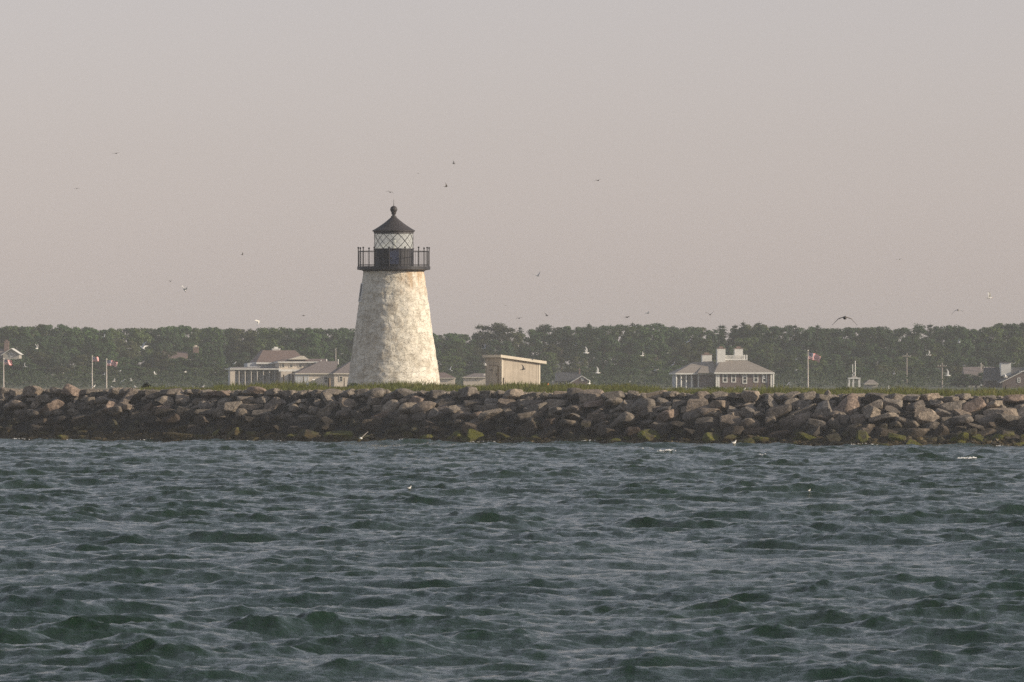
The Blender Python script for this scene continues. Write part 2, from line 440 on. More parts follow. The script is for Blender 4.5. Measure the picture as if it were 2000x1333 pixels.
def build_water():
    ds = [78.0]
    while ds[-1] < 524: ds.append(ds[-1] + 0.072 + (ds[-1] - 78) * 0.00055)
    fine = np.array(ds)
    near = np.array([-60, -20, 10, 30, 45, 56, 64, 70, 74.5, 76.7]); far = np.array([526, 530, 537, 550, 580, 640, 760, 1000, 1500, 2300])
    d = np.concatenate([near, fine, far])
    nc = 760
    u = np.linspace(-1, 1, nc)
    half = np.clip(d, 60, 600) * 0.0625 * 1.10 + 4.0
    grid = u[None, :] * half[:, None]
    # coarser waves carry on for 45 m beyond each side, then the sheet runs flat to the haze
    ne = 110
    w_ = np.linspace(0, 1, ne + 1)[1:]; step = 45.0 * (0.35 * w_ + 0.65 * w_ ** 2)
    fars = np.array([75.0, 150.0, 350.0, 700.0])
    off = np.concatenate([step, fars])
    L = -half[:, None] - off[::-1][None, :]; Rr = half[:, None] + off[None, :]
    lim = np.full((len(d), 1), 1350.0)
    xx = np.concatenate([-lim, L, grid, Rr, lim], axis=1)
    yy = np.repeat(d[:, None], xx.shape[1], axis=1)
    fs_ = np.concatenate([np.full(ne, 0.85), np.zeros(4)]); fs_[ne - 12:ne] *= np.linspace(1, 0, 12)
    fx = np.concatenate([[0.0], fs_[::-1], np.ones(nc), fs_, [0.0]])
    fd = np.clip((d - 72) / 8, 0, 1) * np.clip((560 - d) / 36, 0, 1)
    fade = fx[None, :] * fd[:, None]
    dx, dy, z = wave(xx.astype(np.float64), yy.astype(np.float64), fade)
    co = np.stack([xx + dx, yy + dy, z], axis=-1).reshape(-1, 3).astype(np.float32)
    nr, ncol = xx.shape
    idx = np.arange(nr * ncol).reshape(nr, ncol)
    quads = np.stack([idx[:-1, :-1], idx[:-1, 1:], idx[1:, 1:], idx[1:, :-1]], axis=-1).reshape(-1, 4).astype(np.int32)
    me = bpy.data.meshes.new('sea_water')
    me.vertices.add(len(co)); me.vertices.foreach_set('co', co.ravel())
    me.loops.add(quads.size); me.loops.foreach_set('vertex_index', quads.ravel())
    me.polygons.add(len(quads)); me.polygons.foreach_set('loop_start', np.arange(0, quads.size, 4, dtype=np.int32))
    me.polygons.foreach_set('use_smooth', np.ones(len(quads), dtype=bool))
    me.update(calc_edges=True)
    me.materials.append(M['water'])
    o = bpy.data.objects.new('sea_water', me); COL.objects.link(o); o['kind'] = 'structure'
    return o
build_water()

def wz(x, y):
    a = np.array([float(x)]); b = np.array([float(y)])
    return float(wave(a, b)[2][0])
def crest_near(x, y, span=4.0):
    ys = np.linspace(y - span, y + span, 81)
    z = wave(np.full(81, float(x)), ys)[2]
    return float(ys[int(np.argmax(z))])

# ---------------------------------------------------------------- ground sheets
def sheet(name, xs, ys, zf, mat):
    mb = MB(); n = len(xs)
    vs = [(x, y, zf(x, y)) for y in ys for x in xs]
    fs = [(j * n + i, j * n + i + 1, (j + 1) * n + i + 1, (j + 1) * n + i) for j in range(len(ys) - 1) for i in range(n - 1)]
    o = mb.add(vs, fs).build(name, mat, smooth=True); o['kind'] = 'structure'; return o

# island: a sheet that follows the breakwater line (rows = distance behind the waterline)
def island_sheet():
    xs = [-62 + i * 1.0 for i in range(121)]
    bs = [-1.6, -0.5, 0.5, 1.5, 2.5, 3.5, 4.4, RUN, 6, 8, 11, 15, 20, 28, 40, 55, 75, 90, 100]
    mb = MB(); n = len(xs); vs = []
    for bb in bs:
        for x in xs:
            d, px = shore_at(x)
            z = ground_z(x, d + bb) + noise.noise(Vector((x * 0.4, bb * 0.4, 3))) * 0.06
            if bb > 80: z -= (bb - 80) * 0.25
            vs.append((x, d + bb, z))
    fs = [(j * n + i, j * n + i + 1, (j + 1) * n + i + 1, (j + 1) * n + i) for j in range(len(bs) - 1) for i in range(n - 1)]
    mb.add(vs, fs)
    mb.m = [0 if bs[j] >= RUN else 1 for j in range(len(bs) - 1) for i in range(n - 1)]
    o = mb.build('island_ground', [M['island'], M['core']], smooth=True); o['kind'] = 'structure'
island_sheet()

def shore_z(x, y):
    if y < 1180: return -0.6 + 3.0 * max(0, (y - 1140) / 40)
    base = 2.4 + noise.noise(Vector((x * 0.01, y * 0.01, 0))) * 0.3
    return base + max(0.0, min(1.0, (y - 1360) / 260)) * 4.5
sheet('far_shore_ground', [-1000 + i * 20 for i in range(101)], [1140, 1160, 1180, 1230, 1290, 1360, 1420, 1480, 1540, 1600, 1680, 1800, 2000, 2250], shore_z, M['shore'])

# ---------------------------------------------------------------- boulders
def ico(sub):
    import bmesh
    bm = bmesh.new(); bmesh.ops.create_icosphere(bm, subdivisions=sub, radius=1.0)
    v = [x.co.copy() for x in bm.verts]; f = [[a.index for a in q.verts] for q in bm.faces]; bm.free()
    return v, f
ICO4 = ico(4); ICO3 = ico(3); ICO2 = ico(2); ICO1 = ico(1)

def rock_shape(seed, base=ICO4, kind='block'):
    r = random.Random(seed)
    planes = []
    if kind in ('block', 'slab'):
        for ax in ((1, 0, 0), (-1, 0, 0), (0, 1, 0), (0, -1, 0), (0, 0, 1), (0, 0, -1)):
            nrm = Vector(ax) + Vector((r.uniform(-.32, .32), r.uniform(-.32, .32), r.uniform(-.3, .3)))
            planes.append((nrm.normalized(), r.uniform(0.52, 0.74)))
        extra = r.randint(1, 3)
    elif kind == 'wedge':
        extra = 5
        planes += [(Vector((r.uniform(-.7, .7), r.uniform(-.6, .2), 0.75)).normalized(), 0.5), (Vector((0, 0, -1)), 0.6),
                   (Vector((r.uniform(-.3, .3), -1, r.uniform(-.1, .4))).normalized(), 0.62)]
    else: extra = 9
    for _ in range(extra):
        n = Vector((r.gauss(0, 1), r.gauss(0, 1), r.gauss(0, 1))).normalized()
        planes.append((n, r.uniform(0.62, 0.95)))
    k = r.choice([60, 80, 110]) if kind != 'round' else 50
    off = Vector((r.uniform(0, 99), r.uniform(0, 99), r.uniform(0, 99)))
    vs = []
    for p in base[0]:
        s = 1.0 ** k
        for n, d in planes:
            t = n.dot(p) / d
            if t > 0: s += t ** k
        q = p * (s ** (-1.0 / k))
        q = q * (1 + 0.035 * noise.fractal(q * 2.4 + off, 0.8, 2.2, 5))
        vs.append(q)
    return vs, base[1]

ROCKS = []
KINDS = ['block'] * 10 + ['wedge'] * 6 + ['round'] * 2 + ['slab'] * 6
for i, kd in enumerate(KINDS):
    v, f = rock_shape(100 + i, ICO4, kd)
    if kd == 'slab': v = [Vector((p.x * 1.15, p.y, p.z * 0.55)) for p in v]
    me = MB().add(v, f).mesh('boulder', M['rock'], smooth=True)
    me.set_sharp_from_angle(angle=R(16))
    ROCKS.append((me, kd))

COURSES = ['waterline course', 'second course', 'third course', 'fourth course', 'fifth course', 'sixth course', 'seventh course', 'crest course']
NC = len(COURSES)
rock_list = []
fill = MB()
# march along the shoreline by photo column, one course at a time
for ci in range(NC):
    t = ci / (NC - 1)
    px = -430.0 + rnd.uniform(0, 30)
    while px < 2440:
        right = max(0.0, min(1.0, px / 2000.0))
        size = (0.96 + 0.28 * right) * rnd.choice([0.58, 0.70, 0.82, 0.95, 1.0, 1.08, 1.22]) * (0.9 if ci == 0 else 1.0) * (0.86 if ci == NC - 1 else 1.0)
        d = d_water(px)
        x = X(px, d)
        off = -0.35 + t * (RUN + 0.15) + rnd.uniform(-0.5, 0.5)
        y = d + off
        zc = z_crest(px, d + RUN)
        z = -0.12 + (zc - 0.34 + 0.12) * t + rnd.uniform(-0.12, 0.12)
        if ci == NC - 1: z = zc - 0.27 + rnd.uniform(-0.06, 0.06)
        mi = rnd.randrange(len(ROCKS))
        kd = ROCKS[mi][1]
        w = size * rnd.uniform(0.9, 1.15); dp = size * rnd.uniform(0.75, 1.0); hh = size * rnd.uniform(0.38, 0.66)
        if kd == 'slab': w *= 1.1
        rot = (rnd.gauss(0, 0.30) - 0.10, rnd.gauss(0, 0.30), rnd.gauss(0, 0.9)) if ci < NC - 1 else (rnd.gauss(0, 0.12), rnd.gauss(0, 0.12), rnd.gauss(0, 0.9))
        tone = rnd.choice([(1.0, 0.98, 0.95), (1.12, 1.04, 0.97), (0.80, 0.80, 0.80), (1.32, 1.24, 1.14), (0.58, 0.57, 0.57), (1.14, 0.99, 0.93), (1.02, 1.02, 1.02), (0.88, 0.82, 0.78), (1.25, 1.2, 1.12)])
        rock_list.append(dict(px=px + rnd.uniform(-6, 6), x=x, y=y, z=z, mi=mi, kd=kd, s=(w * 0.70, dp * 0.70, hh * 0.76), rot=rot, tone=tone, ci=ci, alg=0.0))
        px += size * 1.02 / d * F
for q in rock_list:
    q['px'] = PX(q['x'], q['y'])
    if q['ci'] <= 1:
        n = noise.noise(Vector((q['px'] * 0.009, q['ci'] * 3.1, 7)))
        boost = 0.9 if q['px'] > 800 else 0.4
        q['alg'] = 1.0 if n + boost > (0.12 if q['ci'] == 0 else 0.22) and rnd.random() < 0.85 else 0.4
shown = [q for q in rock_list if -25 < q['px'] < 2025]
print('boulders shown', len(shown), 'of', len(rock_list))
if len(shown) > 298:
    shown.sort(key=lambda q: -q['s'][0] * q['s'][2]); shown = shown[:298]
words = {}
for ci in range(NC):
    words.update(place_words([(q['px'], id(q)) for q in shown if q['ci'] == ci], 'directly below'))
SH = {'block': 'blocky', 'wedge': 'wedge-shaped', 'round': 'rounded', 'slab': 'flat'}
def tone_word(q):
    if q['ci'] <= 1 and q['alg'] > 0.9: return 'algae-green'
    if q['ci'] <= 0: return 'weedy brown'
    if q['ci'] <= 3: return 'dark wet'
    t = q['tone']
    if t[0] < 0.8: return 'dark grey'
    if t[0] < 0.95: return 'grey'
    if t[0] > 1.15: return 'pale tan'
    if t[0] - t[2] > 0.12: return 'pinkish'
    return 'tan'
shown_ids = {id(q) for q in shown}
for q in rock_list:
    me = ROCKS[q['mi']][0]
    if id(q) in shown_ids:
        o = bpy.data.objects.new('boulder', me); COL.objects.link(o)
        o.location = (q['x'], q['y'], q['z']); o.rotation_euler = q['rot']; o.scale = q['s']
        o.color = (*q['tone'], q['alg'])
        tag(o, f"{tone_word(q)} {SH[q['kd']]} boulder, {COURSES[q['ci']]}, {words[id(q)]}", 'boulder', 'boulders of the breakwater')
    else:
        Mx = Matrix.LocRotScale(Vector((q['x'], q['y'], q['z'])), __import__('mathutils').Euler(q['rot']), Vector(q['s']))
        v, f = rock_shape(300 + rnd.randrange(12), ICO3, q['kd'])
        fill.add([Mx @ p for p in v], f)
# small wedged stones filling the gaps, and the boulders beyond the edges of the view: nobody could count them
small = [rock_shape(500 + i, ICO2, 'block') for i in range(14)]
for _ in range(1500):
    px = rnd.uniform(-300, 2300); d = d_water(px); t = rnd.random()
    y = d + t * (RUN + 0.3); zc = z_crest(px, d + RUN)
    s = rnd.uniform(0.16, 0.42)
    Mx = Matrix.LocRotScale(Vector((X(px, d), y, -0.05 + (zc - 0.12) * t + rnd.uniform(-0.25, 0.05))), __import__('mathutils').Euler((rnd.uniform(0, 6), rnd.uniform(0, 6), rnd.uniform(0, 6))), Vector((s, s * rnd.uniform(.6, 1), s * rnd.uniform(.5, .9))))
    v, f = rnd.choice(small); fill.add([Mx @ p for p in v], f)
o = fill.build('filler_stones', M['rock'], smooth=False); o.color = (0.95, 0.93, 0.9, 0.2)
tag(o, 'small broken stones wedged in the gaps between the breakwater boulders', 'stones', kind='stuff')

# rockweed and cobbles along the waterline
weed = MB(); lump = [rock_shape(700 + i, ICO1, 'round') for i in range(8)]
for _ in range(3200):
    px = rnd.uniform(-200, 2200); d = d_water(px); t = abs(rnd.gauss(0, 0.5))
    s = rnd.uniform(0.07, 0.24)
    Mx = Matrix.LocRotScale(Vector((X(px, d), d - 0.85 + t * 1.3, -0.02 + t * 0.42 + rnd.uniform(-.05, .1))), __import__('mathutils').Euler((0, 0, rnd.uniform(0, 6))), Vector((s * 1.5, s, s * rnd.uniform(.4, .8))))
    v, f = rnd.choice(lump); weed.add([Mx @ p for p in v], f)
tag(weed.build('rockweed', M['weed']), 'brown rockweed and cobbles fringing the foot of the breakwater', 'seaweed', kind='stuff')

# pebbles behind the crest
peb = MB()
for _ in range(3000):
    px = rnd.uniform(-150, 2150)
    if px < 620 and rnd.random() < 0.6: continue
    d = d_water(px); b = RUN + 0.3 + rnd.random() ** 1.4 * 3.6; x = X(px, d)
    s = rnd.uniform(0.05, 0.16)
    Mx = Matrix.LocRotScale(Vector((x, d + b, ground_z(x, d + b) + s * 0.3)), __import__('mathutils').Euler((0, 0, rnd.uniform(0, 6))), Vector((s * 1.3, s, s * .75)))
    v, f = rnd.choice(lump); peb.add([Mx @ p for p in v], f)
tag(peb.build('pebbles', M['pebble']), 'strip of pale pebbles between the crest boulders and the grass', 'pebbles', kind='stuff')

# ---------------------------------------------------------------- grass
def grass_amount(px):
    tab = [(-300, 0.0), (250, 0.0), (310, 0.35), (430, 0.8), (650, 1.0), (1300, 1.0), (1400, 0.8), (1700, 1.0), (1900, 0.7), (2300, 0.6)]
    return lerp(tab, px) if px > -300 else 0
gr = MB()
for _ in range(15000):
    px = rnd.uniform(-50, 2060)
    g = grass_amount(px)
    if rnd.random() > g: continue
    d0 = d_water(px)
    b = RUN + 1.2 + rnd.random() ** 1.3 * 24
    d = d0 + b; x = X(px, d)
    cl = noise.noise(Vector((x * 0.35, d * 0.2, 1.7)))
    if b < RUN + 3.2 and cl < 0.0: continue
    if cl < -0.28 and rnd.random() < 0.7: continue
    hgt = (0.15 + 0.36 * max(0, cl + 0.3)) * rnd.uniform(0.6, 1.35)
    if px < 420: hgt *= 0.7
    z = ground_z(x, d) - 0.03
    vs = []; fs = []
    for k in range(6):
        a = rnd.uniform(0, 6.28); bx = x + rnd.uniform(-.14, .14); by = d + rnd.uniform(-.14, .14)
        ln = hgt * rnd.uniform(0.6, 1.3); lean = rnd.uniform(0.1, 0.55) * ln
        w = rnd.uniform(0.012, 0.028)
        tx, ty = math.cos(a) * lean, math.sin(a) * lean
        i = len(vs)
        vs += [(bx - w, by, z), (bx + w, by, z), (bx + tx * .4 + w * .7, by + ty * .4, z + ln * .6), (bx + tx * .4 - w * .7, by + ty * .4, z + ln * .6), (bx + tx, by + ty, z + ln)]
        fs += [(i, i + 1, i + 2, i + 3), (i + 3, i + 2, i + 4)]
    gr.add(vs, fs)
tag(gr.build('grass', M['grass']), 'rough green grass covering the flat top of the island', 'grass', kind='stuff')

def shrub(px, py, d, w, h, label, colr):
    root = thing('shrub', label, 'shrub', (X(px, d), d, ground_z(X(px, d), d)), 0, 'shrubs among the island grass')
    mb = MB(); r = random.Random(int(px))
    for _ in range(420):
        p = Vector((r.gauss(0, .42), r.gauss(0, .42), 0)); p.z = abs(r.gauss(0, 0.5))
        if p.length > 1.05: continue
        q = Vector((p.x * w, p.y * w, p.z * h)); s = r.uniform(0.03, 0.075)
        n = (p + Vector((r.uniform(-.6, .6), r.uniform(-.6, .6), r.uniform(0, .8)))).normalized()
        t = n.orthogonal().normalized(); t.rotate(Matrix.Rotation(r.uniform(0, 6), 3, n)); u = n.cross(t)
        mb.add([q - t * s * 1.8, q - u * s, q + t * s * 1.8, q + u * s], [(0, 1, 2, 3)])
    c = mb.build('foliage', M['leaf'], root); c.color = (*colr, 1)
    st = MB()
    for a in range(5): st.tube([(0, 0, -0.05), (r.uniform(-.4, .4) * w, r.uniform(-.4, .4) * w, h * 0.7)], [0.015, 0.005], 5)
    st.build('stem', M['bark'], root)
shrub(286, 752, 531, 0.34, 0.42, 'dark low shrub on the rocks between the flagpoles and the inn', (0.035, 0.045, 0.02))
shrub(690, 750, 518, 0.6, 0.42, 'leafy green shrub at the left foot of the lighthouse', (0.09, 0.12, 0.04))
shrub(1398, 757, 497, 0.8, 0.42, 'broad green shrub in front of the hip-roofed house', (0.055, 0.085, 0.025))
shrub(1330, 757, 498, 0.7, 0.32, 'low green shrub left of the broad shrub by the crest', (0.06, 0.09, 0.03))
shrub(1648, 762, 491, 0.7, 0.40, 'green shrub in the grass below the white porch', (0.06, 0.09, 0.025))
shrub(865, 750, 516, 0.5, 0.34, 'small green shrub at the right foot of the lighthouse', (0.10, 0.13, 0.04))

# ---------------------------------------------------------------- lighthouse
LD = 527.0; LS = LD / F
def lighthouse():
    zb = 3.05
    root = thing('lighthouse', 'whitewashed stone lighthouse with black lantern room and railed gallery', 'lighthouse', (X(769, LD), LD, zb))
    zz = lambda py: Z(py, LD) - zb
    ztop = zz(528)
    def dsp(a, z):
        p = Vector((math.cos(a) * 2.6, math.sin(a) * 2.6, z * 1.25))
        return 0.034 * noise.fractal(p * 1.3, 0.9, 2.1, 6) + 0.022 * noise.fractal(p * 3.6, 0.9, 2.0, 3)
    prof = []
    for j in range(161):
        t = j / 160.0
        prof.append((92.5 * LS + (58.5 * LS - 92.5 * LS) * t, t * ztop))
    MB().lathe(prof, 280, disp=dsp).build('tower', M['tower'], root, smooth=True)
    # window on the left flank: deep stone opening with pale surround
    az = math.radians(180 + 15)
    zm = zz(572); rw = 92.5 * LS + (58.5 - 92.5) * LS * zm / ztop
    Mw = Matrix.Rotation(az, 4, 'Z') @ Matrix.Translation((rw, 0, zm)) @ Matrix.Rotation(-0.142, 4, 'Y')
    w = MB(); hh = 0.62
    w.box(-0.10, 0.05, -0.36, -0.28, -hh, hh, Mw); w.box(-0.10, 0.05, 0.28, 0.36, -hh, hh, Mw)
    w.box(-0.10, 0.05, -0.28, 0.28, hh - 0.08, hh, Mw); w.box(-0.10, 0.07, -0.28, 0.28, -hh, -hh + 0.08, Mw)
    win = w.build('window', M['white'], root)
    MB().box(-0.10, 0.012, -0.28, 0.28, -hh + 0.08, hh - 0.08, Mw).build('pane', M['pane'], win)
    # gallery
    zd = zz(521)
    MB().lathe([(58 * LS, ztop - 0.12), (62 * LS, ztop - 0.02), (71.5 * LS, ztop + 0.03), (71.5 * LS, zd), (30 * LS, zd + 0.01)], 48).build('gallery_deck', M['darkdrum'], root)
    rail = MB(); rr = 69.5 * LS
    def ring(z, r, t):
        pts = [(r * math.cos(2 * math.pi * i / 60), r * math.sin(2 * math.pi * i / 60), z) for i in range(61)]
        rail.tube(pts, t, 6)
    zr = zz(491.5)
    ring(zr, rr, 0.022); ring(zd + 0.10, rr, 0.018)
    for i in range(72):
        a = 2 * math.pi * (i + 0.5) / 72
        rail.tube([(rr * math.cos(a), rr * math.sin(a), zd), (rr * math.cos(a), rr * math.sin(a), zr)], 0.0075, 5)
    ro = rail.build('railing', M['black'], root)
    zp = zz(486.5)
    for i in range(14):
        a = 2 * math.pi * (i + 0.25) / 14
        x, y = rr * math.cos(a), rr * math.sin(a)
        p = MB().tube([(x, y, zd), (x, y, zp)], 0.032, 8)
        p.lathe([(0.02, zp), (0.055, zp + 0.035), (0.062, zp + 0.07), (0.04, zp + 0.11), (0.01, zp + 0.125)], 10, (x, y, 0))
        p.build('post', M['black'], ro)
    # watch room and hatch
    r0 = 38.6 * LS; zg0 = zz(486); zg1 = zz(456.5)
    dr = MB().lathe([(r0, zd), (r0, zg0 - 0.06), (r0 + 0.035, zg0 - 0.05), (r0 + 0.035, zg0), (r0 - 0.06, zg0 + 0.002)], 48)
    for i in range(16):
        a = 2 * math.pi * i / 16; Mv = Matrix.Rotation(a, 4, 'Z')
        dr.box(r0 - 0.02, r0 + 0.018, -0.028, 0.028, zd + 0.03, zg0 - 0.07, Mv)
    drum = dr.build('watch_room', M['darkdrum'], root)
    Mh = Matrix.Rotation(math.radians(-87.5), 4, 'Z')
    ha = MB().box(r0 - 0.06, r0 + 0.045, -0.29, 0.29, zd + 0.14, zg0 - 0.12, Mh).build('hatch', M['hatch'], drum)
    MB().box(r0 + 0.03, r0 + 0.075, -0.21, -0.17, zd + 0.45, zd + 0.58, Mh).build('handle', M['black'], ha)
    # lantern: glass, diagonal glazing bars, lamp
    rg = 37.6 * LS
    gl = MB().lathe([(rg, zg0), (rg, zg1)], 64, cap=False).build('lantern_glass', M['glass'], root, smooth=True)
    bars = MB(); nb = 8
    for i in range(nb):
        for sgn in (1, -1):
            a0 = 2 * math.pi * (i + 0.30) / nb
            pts = []
            for k in range(13):
                a = a0 + sgn * (k / 12.0) * 2 * math.pi / nb
                pts.append(((rg + 0.012) * math.cos(a), (rg + 0.012) * math.sin(a), zg0 + (zg1 - zg0) * k / 12.0))
            bars.tube(pts, 0.018, 6)
    bars.build('glazing_bars', M['black'], root)
    lp = MB().lathe([(0.14, zg0 - 0.02), (0.14, zg0 + 0.12), (0.05, zg0 + 0.16), (0.05, zg0 + 0.26), (0.12, zg0 + 0.28), (0.12, zg0 + 0.31)], 16).build('lamp_pedestal', M['white'], root)
    MB().lathe([(0.10, zg0 + 0.31), (0.15, zg0 + 0.40), (0.16, zg0 + 0.50), (0.12, zg0 + 0.62), (0.04, zg0 + 0.68)], 20).build('lamp_lens', M['lens'], lp, smooth=True)
    # roof
    ze = zg1
    rp = [(rg - 0.04, ze - 0.02), (rg + 0.05, ze), (rg + 0.05, ze + 0.10), (41.5 * LS, ze + 0.13), (41.8 * LS, ze + 0.19)]
    for k in range(1, 9):
        t = k / 8.0
        rp.append((41.0 * LS * (1 - t) + 5.2 * LS * t - 0.07 * math.sin(math.pi * t), ze + 0.20 + (zz(424.5) - ze - 0.20) * t))
    roof = MB().lathe(rp, 24).build('roof', M['roofblack'], root)
    zn = zz(424.5); zball = zz(409.5)
    MB().lathe([(5.4 * LS, zn - 0.03), (5.4 * LS, zn + 0.06), (3.2 * LS, zn + 0.09), (3.2 * LS, zn + 0.17), (4.6 * LS, zn + 0.20), (4.6 * LS, zn + 0.25)] +
               [(7.0 * LS * math.sin(a), zball - 7.0 * LS * math.cos(a)) for a in [0.75 + 0.2 * i for i in range(12)]] + [(0.03, zball + 7 * LS)], 20).build('ventilator_ball', M['roofblack'], roof, smooth=True)
    MB().tube([(0, 0, zball + 6.6 * LS), (0, 0, zz(389))], [0.024, 0.008], 6).build('lightning_rod', M['black'], roof)
lighthouse()

# ---------------------------------------------------------------- shed
def shed():
    d = 531.0; s = d / F; a = R(25)
    root = thing('shed', 'pale wooden shed with sloping roof right of the lighthouse', 'shed', (X(980, d), d, 3.05), a)
    # local x runs along the long wall (right-back), local y runs back along the door wall
    Lx = 2.74; Wy = 2.50
    z0 = 0.0; zl = Z(699, d) - 3.05; zr = Z(709.5, d) - 3.05
    zt = lambda x: zl + (zr - zl) * x / Lx
    walls = MB()
    walls.add([(0.03, 0.03, z0), (Lx - .03, 0.03, z0), (Lx - .03, Wy - .03, z0), (0.03, Wy - .03, z0), (0.03, 0.03, zl), (Lx - .03, 0.03, zr), (Lx - .03, Wy - .03, zr), (0.03, Wy - .03, zl)],
              [(0, 3, 2, 1), (4, 5, 6, 7), (0, 1, 5, 4), (1, 2, 6, 5), (2, 3, 7, 6), (3, 0, 4, 7)])
    walls.mi = 1
    x = 0.0; r = random.Random(4)
    while x < Lx - 0.05:
        w = min(r.choice([0.20, 0.24, 0.30, 0.36]), Lx - x); pr = r.uniform(0, 0.008)
        walls.prism([(x + 0.004, z0), (x + w - 0.004, z0), (x + w - 0.004, zt(x + w)), (x + 0.004, zt(x))], 0.0 - pr, 0.03)
        walls.prism([(x + 0.004, z0), (x + w - 0.004, z0), (x + w - 0.004, zt(x + w)), (x + 0.004, zt(x))], Wy - 0.03, Wy)
        x += w
    y = 0.0
    while y < Wy - 0.05:
        w = min(r.choice([0.22, 0.26, 0.30]), Wy - y); pr = r.uniform(0, 0.008)
        walls.box(-pr, 0.03, y + 0.006, y + w - 0.006, z0, zl); walls.box(Lx - 0.03, Lx, y + 0.006, y + w - 0.006, z0, zr)
        y += w
    walls.build('wall', [M['wood'], M['boards']], root)
    tr = MB()
    tr.prism([(-0.012, z0), (0.10, z0), (0.10, zt(0.1)), (-0.012, zl)], -0.022, -0.0095)
    tr.prism([(Lx - 0.10, z0), (Lx + 0.012, z0), (Lx + 0.012, zr), (Lx - 0.10, zt(Lx - 0.1))], -0.022, -0.0095)
    tr.build('corner_board', M['shed_trim'], root)
    # roof slab with fascia boards
    ox0, ox1, oy0, oy1 = -0.16, Lx + 0.38, -0.20, Wy + 0.16
    th = 0.17
    sl = (zr - zl) / Lx
    zf = lambda x: zl + sl * x
    roof = MB().prism([(ox0 + 0.03, zf(ox0) + 0.002), (ox1 - 0.03, zf(ox1) + 0.002), (ox1 - 0.03, zf(ox1) + th + 0.012), (ox0 + 0.03, zf(ox0) + th + 0.012)], oy0 + 0.03, oy1 - 0.03)
    rf = roof.build('roof', M['dark_roof'], root)
    fa = MB()
    fa.prism([(ox0, zf(ox0) - 0.01), (ox1, zf(ox1) - 0.01), (ox1, zf(ox1) + th), (ox0, zf(ox0) + th)], oy0, oy0 + 0.028)
    fa.prism([(ox0, zf(ox0) - 0.01), (ox1, zf(ox1) - 0.01), (ox1, zf(ox1) + th), (ox0, zf(ox0) + th)], oy1 - 0.028, oy1)
    fa.box(ox0, ox0 + 0.028, oy0 + 0.03, oy1 - 0.03, zf(ox0) - 0.01, zf(ox0) + th)
    fa.box(ox1 - 0.028, ox1, oy0 + 0.03, oy1 - 0.03, zf(ox1) - 0.01, zf(ox1) + th)
    fa.build('fascia', M['shed_trim'], rf)
    # door on the end wall
    dy0, dy1, dz1 = 0.55, 1.75, zl - 0.55
    do = MB(); y = dy0
    while y < dy1 - 0.02:
        do.box(-0.045, -0.012, y + 0.006, min(y + 0.2, dy1) - 0.006, z0 + 0.1, dz1); y += 0.2
    door = do.build('door', M['boards'], root)
    fr = MB().box(-0.03, -0.009, dy0 - 0.05, dy0 - 0.01, z0, dz1 + 0.05).box(-0.03, -0.009, dy1 + 0.01, dy1 + 0.05, z0, dz1 + 0.05).box(-0.03, -0.009, dy0 - 0.01, dy1 + 0.01, dz1 + 0.015, dz1 + 0.05)
    fr.build('door_frame', M['wood'], root)
    for hz in (0.35, dz1 - 0.25):
        MB().box(-0.06, -0.046, dy1 - 0.45, dy1 + 0.02, z0 + hz - 0.03, z0 + hz + 0.03).build('hinge', M['black'], door)
    MB().box(-0.075, -0.046, dy0 + 0.08, dy0 + 0.13, 0.95, 1.12).build('handle', M['black'], door)
shed()

def post(name, px, ytop, d, rad, label, mat='wood', cap=False):
    z0 = ground_z(X(px, d), d) - 0.1
    mb = MB().tube([(0, 0, 0), (0.01, 0, (Z(ytop, d) - z0) * 0.5), (0.0, 0.01, Z(ytop, d) - z0)], [rad, rad * 0.95, rad * 0.85], 8)
    o = mb.build(name, M[mat]); o.location = (X(px, d), d, z0)
    tag(o, label, 'post', 'old posts in the island grass'); return o
post('wooden_post', 643, 739, 512, 0.09, 'stout weathered post standing in the grass just left of the lighthouse', 'wood')
post('wooden_post', 554, 732, 525, 0.045, 'thin dark post in the grass below the lit wing of the inn', 'bark')
post('wooden_post', 592, 734, 525, 0.03, 'thin dark stake in front of the inn roof, left of the stout post', 'bark')
post('wooden_post', 672, 738, 520, 0.035, 'thin stake in the grass touching the lighthouse left foot', 'bark')
post('wooden_post', 983, 738, 527.5, 0.05, 'short dark post leaning at the front corner of the shed', 'bark')
